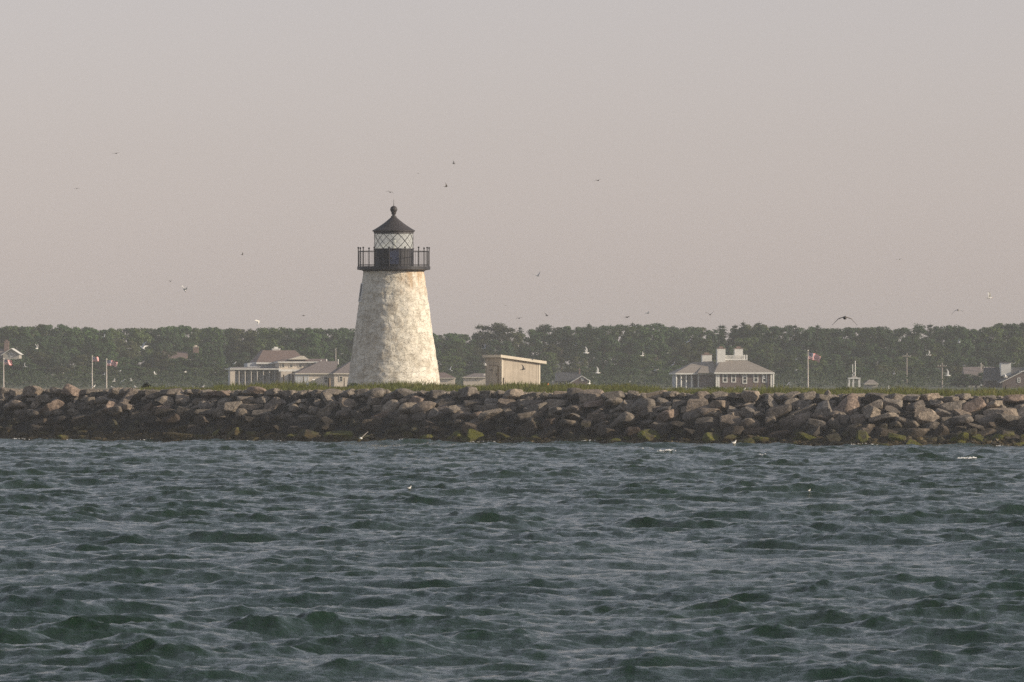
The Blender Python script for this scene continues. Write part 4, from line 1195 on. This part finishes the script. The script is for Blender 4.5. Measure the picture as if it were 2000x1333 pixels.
# bushes and low growth along the far shore in front of the wood
ug = MB(); ur = random.Random(9)
for _ in range(16000):
    px = ur.uniform(-120, 2120); d = ur.uniform(1335, 1400); x = X(px, d)
    hmax = 1.2 + 1.6 * max(0, noise.noise(Vector((x * 0.11, d * 0.05, 4))) + 0.45)
    q = Vector((x, d, shore_z(x, d) + ur.random() ** 0.8 * hmax))
    leaf_quad(ug, q, Vector((ur.uniform(-1, 1), ur.uniform(-1.2, .2), ur.uniform(0, 1))).normalized(), ur.uniform(0.10, 0.2), ur)
o = ug.build('undergrowth', M['leaf']); o.color = (0.045, 0.066, 0.032, 1)
tag(o, 'low green undergrowth along the far shore in front of the wood', 'undergrowth', kind='stuff')

# ---------------------------------------------------------------- birds
def flying_mesh(i_deg, o_deg, i2=None, o2=None, sweep=0.10, pal='white'):
    """one body with two bent tapering wings, forward = +x; span about 1 when flat"""
    mb = MB()
    mb.mi = 0
    mb.tube([(-0.27, 0, 0.005), (-0.17, 0, 0.0), (-0.06, 0, -0.008), (0.05, 0, -0.01), (0.13, 0, 0.004), (0.18, 0, 0.014), (0.215, 0, 0.010)], [0.008, 0.030, 0.052, 0.055, 0.040, 0.034, 0.016], 10)
    mb.add([(-0.20, 0.022, 0.004), (-0.20, -0.022, 0.004), (-0.36, -0.060, 0.008), (-0.30, 0, 0.010), (-0.36, 0.060, 0.008), (-0.22, 0, -0.010)], [(0, 1, 2, 3), (0, 3, 4), (5, 2, 1), (5, 3, 2), (5, 4, 3), (5, 0, 4)])
    mb.mi = 2
    mb.tube([(0.135, 0, 0.024), (0.175, 0, 0.034), (0.208, 0, 0.022)], [0.028, 0.028, 0.010], 8)
    mb.mi = 3
    mb.tube([(0.205, 0, 0.010), (0.285, 0, -0.002)], [0.012, 0.002], 6)
    for sgn, a, b in ((1, i_deg, o_deg), (-1, i2 if i2 is not None else i_deg, o2 if o2 is not None else o_deg)):
        st = []
        y, z = 0.03, 0.02
        st.append((0.02, y, z, 0.155))
        for k in range(1, 4): st.append((0.02 + 0.035 * k / 3, y + 0.19 * k / 3 * math.cos(R(a)), z + 0.19 * k / 3 * math.sin(R(a)), 0.155 - 0.02 * k / 3))
        y2, z2 = st[-1][1], st[-1][2]
        for k in range(1, 6):
            f = k / 5; st.append((0.055 - sweep * f * f * 1.6, y2 + 0.30 * f * math.cos(R(b)), z2 + 0.30 * f * math.sin(R(b)), 0.135 * (1 - f) ** 0.8 + 0.012))
        o = len(mb.v)
        for (x, yy, zz, ch) in st:
            th = 0.018 * ch / 0.15 + 0.005
            mb.v += [(x + ch * .35, yy * sgn, zz), (x, yy * sgn, zz + th), (x - ch * .65, yy * sgn, zz), (x, yy * sgn, zz - th * .5)]
        n = len(st)
        for j in range(n - 1):
            for k in range(4):
                q = (k + 1) % 4; f = [o + j * 4 + k, o + j * 4 + q, o + (j + 1) * 4 + q, o + (j + 1) * 4 + k]
                mb.f.append(f if sgn < 0 else f[::-1]); mb.m.append(2 if j >= n - 2 else 1)
        mb.f.append([o + (n - 1) * 4 + k for k in range(4)]); mb.m.append(2)
    pals = {'white': ['gull_white', 'gull_white', 'gull_grey', 'beak'], 'tern': ['gull_white', 'gull_grey', 'gull_black', 'beak'], 'dark': ['gull_shaded', 'gull_shaded', 'gull_black', 'gull_black']}
    return mb.mesh('bird', [M[k] for k in pals[pal]], smooth=False)
POSE = {'flat': (6, -4), 'arch': (22, -30), 'vee': (38, 30), 'steepvee': (58, 62), 'down': (-18, -46), 'up': (72, 78), 'gull': (26, -12)}
cache = {}
def bird(px, py, d, pose, pal, span, yaw, roll, pitch, label):
    key = (pose, pal)
    if key not in cache: cache[key] = flying_mesh(*POSE[pose], pal=pal)
    o = bpy.data.objects.new('seabird', cache[key]); COL.objects.link(o)
    o.location = P(px, py, d); s = (1.2 if pal == 'dark' else 1.38) * span * d / F
    o.scale = (s, s, s); o.rotation_euler = (R(roll), R(pitch), R(yaw))
    tag(o, label, 'bird', 'seabirds flying about the island')
BIRDS = [
 (1650, 621, 330, 'down', 'dark', 50, -88, 0, 0, 'large dark gull with drooped wings flying towards us above the right-hand wood'),
 (227, 300, 480, 'flat', 'dark', 13, -60, 8, 0, 'small dark bird alone high in the sky at upper left'),
 (150, 369, 480, 'arch', 'dark', 11, -80, 0, 0, 'faint bird below and left of the highest bird at left'),
 (886, 320, 470, 'vee', 'dark', 12, -30, -25, 20, 'dark bird banking, higher of the two right of the lantern roof'),
 (871, 365, 470, 'steepvee', 'dark', 13, 20, 30, 0, 'dark bird with bent wings, lower of two right of the lantern roof'),
 (817, 339, 500, 'flat', 'dark', 6, 10, 0, 0, 'tiny dark speck of a bird above and right of the lightning rod'),
 (762, 376, 480, 'arch', 'dark', 15, -75, -14, 0, 'thin-winged dark bird gliding just above the lightning rod'),
 (1168, 353, 480, 'gull', 'dark', 14, -65, 14, 0, 'dark bird alone in the sky above the gabled cottage'),
 (473, 498, 500, 'steepvee', 'dark', 9, 10, 0, 20, 'small dark bird in the sky left of the gallery'),
 (333, 550, 500, 'vee', 'dark', 8, -50, 10, 0, 'tiny dark bird beside the upright white bird in the left sky'),
 (360, 566, 470, 'up', 'white', 19, 0, 70, 60, 'white bird turned edge-on with wings upright in the left sky'),
 (530, 592, 500, 'flat', 'tern', 6, 0, 0, 0, 'tiny pale bird in the sky above the inn'),
 (1050, 539, 470, 'vee', 'tern', 16, -55, 20, 10, 'pale bird banking in the sky above the shed'),
 (1757, 507, 500, 'arch', 'tern', 11, -80, 0, 0, 'faint pale bird high above the wood at right'),
 (1932, 582, 470, 'steepvee', 'white', 20, 12, 0, 0, 'bright white bird with one wing up at the far right sky'),
 (1871, 606, 470, 'down', 'tern', 23, -85, 4, 0, 'thin-winged bird gliding over the trees below the bright white bird'),
 (1387, 615, 470, 'vee', 'dark', 18, -80, 6, 0, 'dark bird with wings in a V above the hip-roofed house'),
 (1225, 620, 475, 'arch', 'dark', 14, -45, 8, 0, 'dark bird skimming the treetops, left of the pale one'),
 (1265, 612, 475, 'gull', 'tern', 13, -40, 20, 0, 'pale bird just right of the dark bird skimming the treetops'),
 (1068, 617, 475, 'vee', 'dark', 13, -50, -14, 0, 'dark bird over the treetops above the gabled cottage, right of two'),
 (1014, 622, 475, 'arch', 'dark', 14, -70, 12, 0, 'thin dark bird over the treetops above the shed, left of two'),
 (593, 617, 480, 'flat', 'dark', 11, 8, 10, 0, 'dark bird gliding level above the inn roofs'),
 (505, 630, 470, 'up', 'white', 16, 40, 20, -60, 'white bird diving just above the treeline over the inn'),
 (988, 597, 500, 'flat', 'tern', 6, 0, 0, 0, 'tiny pale bird high above the shed roof'),
 (203, 659, 480, 'vee', 'white', 11, -30, 25, 0, 'small white bird before the trees above the pair of flagpoles'),
 (278, 680, 440, 'steepvee', 'white', 23, 150, 35, -30, 'large white bird diving with raised wings right of the pair of flagpoles'),
 (273, 688, 470, 'flat', 'white', 7, 0, 0, 0, 'small white bird just under the large diving white bird'),
 (251, 681, 490, 'flat', 'white', 9, -90, 0, 0, 'thin white bird gliding edge-on left of the large diving bird'),
 (72, 681, 480, 'up', 'tern', 15, 60, 0, 0, 'pale upright bird before the trees right of the left-edge house'),
 (48, 717, 460, 'steepvee', 'white', 13, 170, -25, 0, 'white bird banking just right of the leftmost flag'),
 (83, 700, 490, 'flat', 'tern', 8, -30, 0, 0, 'small pale bird between the leftmost flag and the flagpole pair'),
 (123, 729, 480, 'flat', 'white', 7, 15, 0, 0, 'white speck of a bird left of the flagpole pair'),
 (103, 733, 480, 'arch', 'tern', 11, -85, 0, 0, 'thin pale bird low above the rocks left of the flagpole pair'),
 (158, 733, 490, 'flat', 'white', 5, 0, 0, 0, 'tiny white bird just left of the small flag pole'),
 (178, 731, 480, 'flat', 'white', 9, -20, 0, 0, 'white bird passing the shaft of the small flag pole'),
 (203, 733, 480, 'vee', 'white', 10, -30, 20, 0, 'white bird beside the shaft of the larger flag pole'),
 (223, 745, 480, 'up', 'tern', 10, 40, 30, 0, 'pale bird with wing up just right of the larger flag pole'),
 (240, 745, 480, 'arch', 'white', 13, -60, 30, 0, 'curved white bird low over rocks right of the flagpole pair'),
 (256, 744, 480, 'steepvee', 'white', 9, 10, 0, 0, 'small white bird low over rocks left of the dark shrub'),
 (235, 725, 480, 'flat', 'white', 8, -10, 15, 0, 'white bird between the larger flag pole and the gliding bird'),
 (303, 731, 480, 'vee', 'white', 11, -150, -15, 0, 'pale bird below the half-hidden brown roof, left of two'),
 (362, 727, 480, 'gull', 'tern', 12, -130, 25, 0, 'pale bird below the half-hidden brown roof, right of two'),
 (372, 703, 490, 'arch', 'tern', 10, -85, 5, 0, 'thin pale bird beside the brick chimney left of the inn'),
 (381, 725, 480, 'flat', 'white', 4, 0, 0, 0, 'tiny white speck of a bird left of the inn porch'),
 (437, 673, 490, 'vee', 'tern', 8, -50, 0, 0, 'small pale bird before the trees left of the red-brown inn roof'),
 (457, 711, 480, 'vee', 'white', 13, -40, 0, 0, 'white bird over the left end of the inn porch roof'),
 (420, 728, 480, 'flat', 'white', 5, 0, 0, 0, 'white speck of a bird just left of the inn corner pier'),
 (612, 742, 480, 'vee', 'tern', 12, -140, 20, 0, 'pale bird low over grass before the inn pavilions'),
 (712, 728, 500, 'flat', 'white', 4, 0, 0, 0, 'tiny white bird crossing the shaded side of the tower'),
 (668, 692, 500, 'arch', 'white', 9, -60, 10, 0, 'small white bird by the antenna just left of the tower'),
 (879, 723, 470, 'steepvee', 'white', 13, 150, -25, -20, 'white bird just right of the tower above the low tan building'),
 (946, 681, 470, 'steepvee', 'tern', 16, -40, 10, 0, 'pale bird with raised wings above the left end of the shed roof'),
 (949, 714, 480, 'vee', 'white', 8, 30, 30, 0, 'white bird at the left edge of the shed, upper of two'),
 (946, 733, 480, 'vee', 'white', 7, 30, -20, 0, 'white bird at the left edge of the shed, lower of two'),
 (1022, 722, 460, 'steepvee', 'dark', 17, -10, -35, -10, 'dark bird flying in front of the shed side wall'),
 (1040, 703, 470, 'gull', 'tern', 10, -60, 20, 0, 'pale bird at the right part of the shed roof'),
 (1145, 690, 460, 'steepvee', 'white', 19, 5, -30, 0, 'white bird with tall raised wing above the gabled cottage'),
 (1124, 675, 480, 'vee', 'tern', 10, -60, 25, 0, 'small pale bird above the gabled cottage, upper left of two'),
 (1167, 729, 460, 'steepvee', 'white', 19, 0, -40, 0, 'white bird with tall raised wing right of the gabled cottage'),
 (1151, 750, 480, 'vee', 'white', 12, 40, -40, 0, 'white bird rising from the grass at the cottage right corner'),
 (1159, 737, 490, 'flat', 'tern', 10, -90, 0, 0, 'thin pale bird level above the cottage right corner'),
 (1230, 746, 470, 'flat', 'white', 10, -90, 0, -40, 'white bird braking low over the grass right of the gabled cottage'),
 (1279, 724, 470, 'vee', 'white', 15, -60, -20, 0, 'white bird with wings in a V left of the hip-roofed house'),
 (1255, 695, 480, 'up', 'tern', 13, 40, 25, 0, 'pale bird with upright wing before the dark trees mid right'),
 (1295, 669, 480, 'flat', 'white', 5, 0, 0, 0, 'tiny white bird before the trees, highest left of the hip-roofed house'),
 (1345, 668, 480, 'gull', 'tern', 15, -50, 35, 0, 'thin-winged pale bird before the trees above the porch wing'),
 (1315, 713, 480, 'gull', 'tern', 13, -50, 45, 0, 'pale bird banking just left of the porch wing roof'),
 (1304, 690, 490, 'flat', 'white', 6, 0, 0, 0, 'small white bird before trees left of the white chimneys, left of two'),
 (1335, 705, 490, 'flat', 'tern', 8, -30, 0, 0, 'small pale bird before trees left of the white chimneys, right of two'),
 (1505, 650, 490, 'flat', 'white', 5, 0, 0, 0, 'tiny white bird before the treetops left of the rightmost flagpole'),
 (1554, 724, 470, 'vee', 'white', 10, 140, 15, 0, 'white bird just left of the rightmost flagpole'),
 (1540, 751, 470, 'gull', 'tern', 13, 150, -25, 0, 'grey bird low over the grass left of the rightmost flagpole'),
 (1556, 702, 490, 'arch', 'tern', 10, -40, 40, 0, 'thin pale bird level with the flag, left of its pole'),
 (1491, 740, 470, 'steepvee', 'white', 12, 170, 20, 0, 'white bird crossing the rightmost window of the hip-roofed house'),
 (1746, 731, 470, 'vee', 'white', 12, -30, -45, 0, 'white bird banking right of the white porch'),
 (1815, 694, 460, 'steepvee', 'white', 14, 10, 30, 0, 'white bird with curved wing left of the barn, before the trees'),
 (1873, 670, 460, 'steepvee', 'white', 13, 160, 30, 0, 'white bird before the trees above the barn roof'),
 (1800, 653, 490, 'flat', 'white', 7, 20, 0, 0, 'small white bird before the treetops above the utility poles'),
 (1851, 734, 460, 'steepvee', 'white', 19, 0, -35, 0, 'white bird with tall raised wing right of the lone utility pole'),
 (1812, 738, 480, 'flat', 'tern', 9, -40, 0, 0, 'pale bird low between the utility poles'),
 (1916, 753, 470, 'vee', 'white', 12, -20, -30, 0, 'white bird low in front of the barn'),
 (1965, 737, 470, 'vee', 'white', 13, 30, 20, 0, 'white bird before the white gable trim, left of two'),
 (1993, 727, 470, 'vee', 'white', 12, 150, 20, 0, 'white bird before the white gable trim, right of two'),
 (1979, 711, 470, 'gull', 'white', 12, -60, 0, 0, 'white bird at the right side of the white dormer'),
 (1883, 714, 480, 'gull', 'tern', 14, -50, -35, 0, 'pale bird banking over the left end of the barn roof'),
 (1938, 661, 490, 'flat', 'tern', 12, -80, 0, 0, 'faint pale bird before the trees above the white dormer'),
 (1763, 744, 480, 'flat', 'white', 5, 0, 0, 0, 'tiny white bird over the grass right of the white porch'),
 (1667, 731, 480, 'vee', 'white', 10, 150, 0, 0, 'white bird over the roof of the white porch'),
]
for b in BIRDS: bird(*b)

def standing(px, py, d, ht, pal, yaw, label, kind='gull', on=None):
    """perched bird; py = photo row of its feet"""
    root_z = Z(py, d)
    mb = MB(); h = 1.0
    if kind == 'gull':
        mb.mi = 0; mb.tube([(-0.42, 0, 0.42), (-0.25, 0, 0.48), (-0.05, 0, 0.52), (0.14, 0, 0.60), (0.22, 0, 0.72), (0.25, 0, 0.84), (0.31, 0, 0.90), (0.38, 0, 0.88)], [0.02, 0.09, 0.17, 0.17, 0.11, 0.085, 0.09, 0.04], 12)
        mb.mi = 1
        for s in (1, -1): mb.tube([(-0.62, s * 0.05, 0.42), (-0.3, s * 0.12, 0.54), (0.0, s * 0.15, 0.60), (0.14, s * 0.13, 0.60)], [0.01, 0.06, 0.085, 0.03], 8)
        mb.mi = 3; mb.tube([(0.37, 0, 0.88), (0.52, 0, 0.84)], [0.028, 0.006], 6)
        for s in (1, -1): mb.tube([(-0.02, s * 0.06, 0.40), (0.0, s * 0.06, 0.2), (0.0, s * 0.06, -0.03)], 0.018, 6)
    elif kind == 'cormorant':
        mb.mi = 1; mb.tube([(-0.30, 0, 0.02), (-0.2, 0, 0.16), (-0.10, 0, 0.32), (0.0, 0, 0.50), (0.05, 0, 0.64), (0.01, 0, 0.76), (0.0, 0, 0.86), (0.06, 0, 0.94), (0.14, 0, 0.95)], [0.03, 0.09, 0.15, 0.14, 0.08, 0.05, 0.045, 0.055, 0.025], 12)
        for s in (1, -1): mb.tube([(-0.26, s * 0.06, 0.10), (-0.12, s * 0.13, 0.34), (0.0, s * 0.12, 0.52)], [0.02, 0.06, 0.03], 8)
        mb.mi = 3; mb.tube([(0.13, 0, 0.95), (0.27, 0, 0.95)], [0.02, 0.008], 6)
        for s in (1, -1): mb.tube([(-0.05, s * 0.06, 0.20), (0, s * 0.06, -0.03)], 0.025, 6)
    else:  # egret
        mb.mi = 0; mb.tube([(-0.22, 0, 0.36), (-0.1, 0, 0.44), (0.04, 0, 0.54), (0.11, 0, 0.66), (0.08, 0, 0.78), (0.07, 0, 0.90), (0.13, 0, 0.97), (0.19, 0, 0.965)], [0.02, 0.085, 0.085, 0.045, 0.028, 0.028, 0.035, 0.015], 10)
        mb.mi = 3; mb.tube([(0.18, 0, 0.965), (0.33, 0, 0.95)], [0.014, 0.004], 6)
        for s in (1, -1): mb.tube([(0, s * 0.04, 0.42), (0.02, s * 0.04, 0.2), (0, s * 0.04, -0.03)], 0.012, 6)
    pals = {'white': ['gull_white', 'gull_grey', 'gull_black', 'beak'], 'grey': ['gull_grey', 'gull_grey', 'gull_black', 'beak'], 'dark': ['gull_shaded', 'gull_black', 'gull_black', 'gull_black']}
    o = mb.build('seabird' if kind == 'gull' else kind, [M[k] for k in pals[pal]], smooth=True)
    s = ht * d / F; o.scale = (s, s, s); o.rotation_euler = (0, 0, R(yaw))
    o.location = (X(px, d), d, root_z)
    tag(o, label, 'bird', 'birds resting on the island'); o['perch'] = 1
    return o
PERCHED = [
 standing(1572, 764, 488, 12, 'white', 200, 'white gull standing on the crest boulders at the foot of the rightmost flagpole'),
 standing(1561, 765, 488, 9, 'grey', 10, 'grey gull crouching just left of the standing white gull'),
 standing(1452, 760, 490, 11, 'white', 5, 'white gull resting on the crest below the hip-roofed house'),
 standing(1480, 757, 492, 8, 'white', 160, 'small white gull in the grass right of the resting gull'),
 standing(1734, 768, 486, 16, 'white', 10, 'slender white egret upright on the crest boulders', 'egret'),
 standing(1964, 775, 482, 17, 'dark', 20, 'larger dark cormorant upright on the crest at the far right', 'cormorant'),
 standing(1907, 777, 482, 12, 'dark', 30, 'small dark cormorant on the crest, left of three', 'cormorant'),
 standing(1926, 778, 482, 11, 'dark', 160, 'small dark cormorant on the crest, middle of three', 'cormorant'),
 standing(265, 757, 522, 8, 'white', 190, 'white gull standing on the crest below the dark shrub'),
 standing(183, 753, 526, 9, 'white', 20, 'white gull standing on rocks at the foot of the small flag pole'),
 standing(1202, 768, 500, 6, 'white', 15, 'small white gull sitting on the crest right of the gabled cottage'),
 standing(219, 754, 525, 7, 'white', 170, 'white gull standing on rocks right of the larger flag pole'),
 standing(396, 793, 512, 9, 'grey', 10, 'grey gull standing on a sunlit boulder left of the inn'),
]
def swimmer(px, py, label, ht=9):
    d = H * F / (py - HZ); mb = MB()
    mb.mi = 0; mb.tube([(-0.5, 0, 0.16), (-0.3, 0, 0.08), (0.0, 0, 0.06), (0.25, 0, 0.14), (0.33, 0, 0.34), (0.38, 0, 0.46), (0.46, 0, 0.46)], [0.02, 0.14, 0.2, 0.15, 0.08, 0.085, 0.03], 12)
    mb.mi = 1
    for s in (1, -1): mb.tube([(-0.6, s * 0.03, 0.2), (-0.2, s * 0.14, 0.19), (0.12, s * 0.13, 0.18)], [0.01, 0.07, 0.04], 8)
    mb.mi = 3; mb.tube([(0.45, 0, 0.46), (0.58, 0, 0.43)], [0.025, 0.005], 6)
    o = mb.build('seabird', [M[k] for k in ('gull_white', 'gull_grey', 'gull_black', 'beak')], smooth=True)
    s = ht * d / F; o.scale = (s, s, s); o.rotation_euler = (0, 0, R(35)); yc = crest_near(X(px, d), d); o.location = (X(px, d), yc, wz(X(px, d), yc) + 0.03)
    tag(o, label, 'bird', 'birds afloat on the sea')
swimmer(797, 968, 'white seabird afloat on the open water below the lighthouse', 10)
swimmer(1580, 973, 'tiny white seabird afloat on the open water at right', 7)
swimmer(1432, 874, 'white seabird afloat at the foot of the breakwater', 12)

def driftwood():
    a = P(704.5, 857.5, d_water(704) - 0.7); b = P(719, 843.5, d_water(719) - 0.2)
    root = thing('fishing_float', 'white float on a pale stick lodged at the waterline below the lighthouse', 'float', a)
    v = b - a
    MB().tube([(0, 0, 0), v * 0.5 + Vector((0, 0, 0.02)), v], [0.025, 0.022, 0.015], 6).build('stick', M['pole'], root)
    MB().lathe([(0.02, -0.10), (0.08, -0.07), (0.11, 0.0), (0.08, 0.07), (0.02, 0.10)], 12).build('float_ball', M['white'], root, smooth=True)
driftwood()
bo = MB().lathe([(0.01, 0), (0.05, 0.02), (0.065, 0.065), (0.05, 0.11), (0.018, 0.13), (0.018, 0.16)], 12).build('buoy', M['orange'], smooth=True)
bo.location = (X(1070, 518), 518, Z(753.5, 518)); tag(bo, 'small orange buoy lying in the grass just right of the shed', 'buoy')

# ---------------------------------------------------------------- foam
fm = MB(); fr_ = random.Random(2)
def foam_patch(px, py, wpx, n, dep=0.5, size=0.06):
    d = H * F / (py - HZ)
    for _ in range(n):
        q = fr_.gauss(0, 0.33) * wpx
        x = X(px + q, d); dd = crest_near(x, d, 3.0) + fr_.gauss(0, dep) * 0.5 - 0.1 if py > 880 else d + fr_.gauss(0, dep)
        z = wz(x, dd) + 0.05; s = size * fr_.uniform(0.4, 1.5)
        pts = [(x + math.cos(a) * s * fr_.uniform(.7, 2.0), dd + math.sin(a) * s * fr_.uniform(.7, 1.3), z + fr_.uniform(-.01, .01)) for a in [k * 1.0472 for k in range(6)]]
        top = (x, dd, z + s * 0.7)
        fm.add(pts + [top], [(k, (k + 1) % 6, 6) for k in range(6)])
foam_patch(1297, 889, 26, 34, 0.35); foam_patch(1880, 903, 28, 60, 0.35, 0.065); foam_patch(1488, 897, 14, 6, 0.3, 0.03)
foam_patch(1255, 884, 30, 5, 0.3, 0.03)
for px in range(-40, 2060, 13):
    if noise.noise(Vector((px * 0.012, 0.3, 5))) > 0.0: foam_patch(px, lerp(YW, px) + 0.3, 20, 5, 0.25, 0.035)
foam_patch(190, lerp(YW, 190), 30, 30, 0.25, 0.045); foam_patch(985, lerp(YW, 985), 34, 30, 0.25, 0.04)
tag(fm.build('foam', M['foam']), 'white foam of small breaking crests and along the waterline', 'foam', kind='stuff')

# ---------------------------------------------------------------- seat perched birds on what lies under them
bpy.context.view_layer.update()
dg = bpy.context.evaluated_depsgraph_get()
for o in PERCHED:
    p = o.location
    hit, loc, nrm, idx, ob, mx = scene.ray_cast(dg, Vector((p.x, p.y, 7.0)), Vector((0, 0, -1)))
    k = 0
    while hit and ob and (ob.name.startswith(('seabird', 'cormorant', 'egret', 'grass', 'shrub', 'foliage', 'stem'))) and k < 12:
        hit, loc, nrm, idx, ob, mx = scene.ray_cast(dg, loc - Vector((0, 0, 0.01)), Vector((0, 0, -1))); k += 1
    if hit: o.location.z = loc.z + 0.01
    del o['perch']

# ---------------------------------------------------------------- air
HAZE = 0.00013
hz = MB().box(-1400, 1400, -120, 2400, -1.8, 24.0)
hm = bpy.data.materials.new('haze_air'); hm.use_nodes = True; hn = hm.node_tree; hn.nodes.clear()
ho = hn.nodes.new('ShaderNodeOutputMaterial'); hv = hn.nodes.new('ShaderNodeVolumePrincipled')
hv.inputs['Color'].default_value = (0.92, 0.94, 0.97, 1); hv.inputs['Density'].default_value = HAZE
hn.links.new(hv.outputs[0], ho.inputs['Volume'])
hb = hz.build('haze', hm); hb['kind'] = 'stuff'
tag(hb, 'thin pale sea haze over the water and far shore', 'haze')

# ---------------------------------------------------------------- light, sky, camera
SKY_STRENGTH = 0.088
w = bpy.data.worlds.new('World'); scene.world = w; w.use_nodes = True
nt = w.node_tree; nt.nodes.clear()
wo = nt.nodes.new('ShaderNodeOutputWorld'); bg = nt.nodes.new('ShaderNodeBackground'); bg.inputs[1].default_value = SKY_STRENGTH
sk = nt.nodes.new('ShaderNodeTexSky'); sk.sky_type = 'NISHITA'; sk.sun_disc = False
sk.sun_elevation = R(SUN_EL); sk.sun_rotation = R(180 - SUN_AZ)
sk.air_density = 1.0; sk.dust_density = 0.65; sk.ozone_density = 1.3
hs = nt.nodes.new('ShaderNodeHueSaturation'); hs.inputs['Saturation'].default_value = 0.42
nt.links.new(sk.outputs[0], hs.inputs['Color'])
sxyz = nt.nodes.new('ShaderNodeSeparateXYZ'); nt.links.new(nt.nodes.new('ShaderNodeTexCoord').outputs['Generated'], sxyz.inputs[0])
up = nt.nodes.new('ShaderNodeMapRange'); nt.links.new(sxyz.outputs['Z'], up.inputs[0])
for i_, v_ in ((1, 0.06), (2, 0.26), (3, 0.0), (4, 1.0)): up.inputs[i_].default_value = v_
tint = mixc(nt, 1.0, hs.outputs[0], mixc(nt, up.outputs[0], (1.06, 0.953, 1.03), (1.0, 0.995, 1.035)), 'MULTIPLY')
nt.links.new(tint, bg.inputs[0]); nt.links.new(bg.outputs[0], wo.inputs[0])

sd = bpy.data.lights.new('sun', 'SUN'); sd.energy = 3.3; sd.angle = R(0.6); sd.color = (1.0, 0.86, 0.66)
so = bpy.data.objects.new('sun', sd); COL.objects.link(so)
az = R(SUN_AZ)
to_sun = Vector((math.sin(az) * math.cos(R(SUN_EL)), -math.cos(az) * math.cos(R(SUN_EL)), math.sin(R(SUN_EL))))
so.rotation_euler = to_sun.to_track_quat('Z', 'Y').to_euler(); so.location = (60, 300, 60)

cd = bpy.data.cameras.new('camera'); cam = bpy.data.objects.new('camera', cd); COL.objects.link(cam)
cd.sensor_width = 36.0; cd.lens = 36.0 * F / 2000.0; cd.shift_y = (HZ - 666.5) / 2000.0
cd.clip_start = 1.0; cd.clip_end = 6000.0
cd.dof.use_dof = True; cd.dof.focus_distance = 520.0; cd.dof.aperture_fstop = 16.0
cam.location = (0, 0, H); cam.rotation_euler = (R(90), 0, 0)
scene.camera = cam

scene.view_settings.view_transform = 'Standard'; scene.view_settings.look = 'None'
scene.view_settings.gamma = 1.0; scene.view_settings.exposure = 0.36; scene.view_settings.use_curve_mapping = False
scene.cycles.use_denoising = False
scene.cycles.sample_clamp_direct = 1.3; scene.cycles.sample_clamp_indirect = 4.0
scene.cycles.volume_bounces = 1
scene.cycles.max_bounces = 8; scene.cycles.transparent_max_bounces = 12
scene.cycles.caustics_reflective = False; scene.cycles.caustics_refractive = False
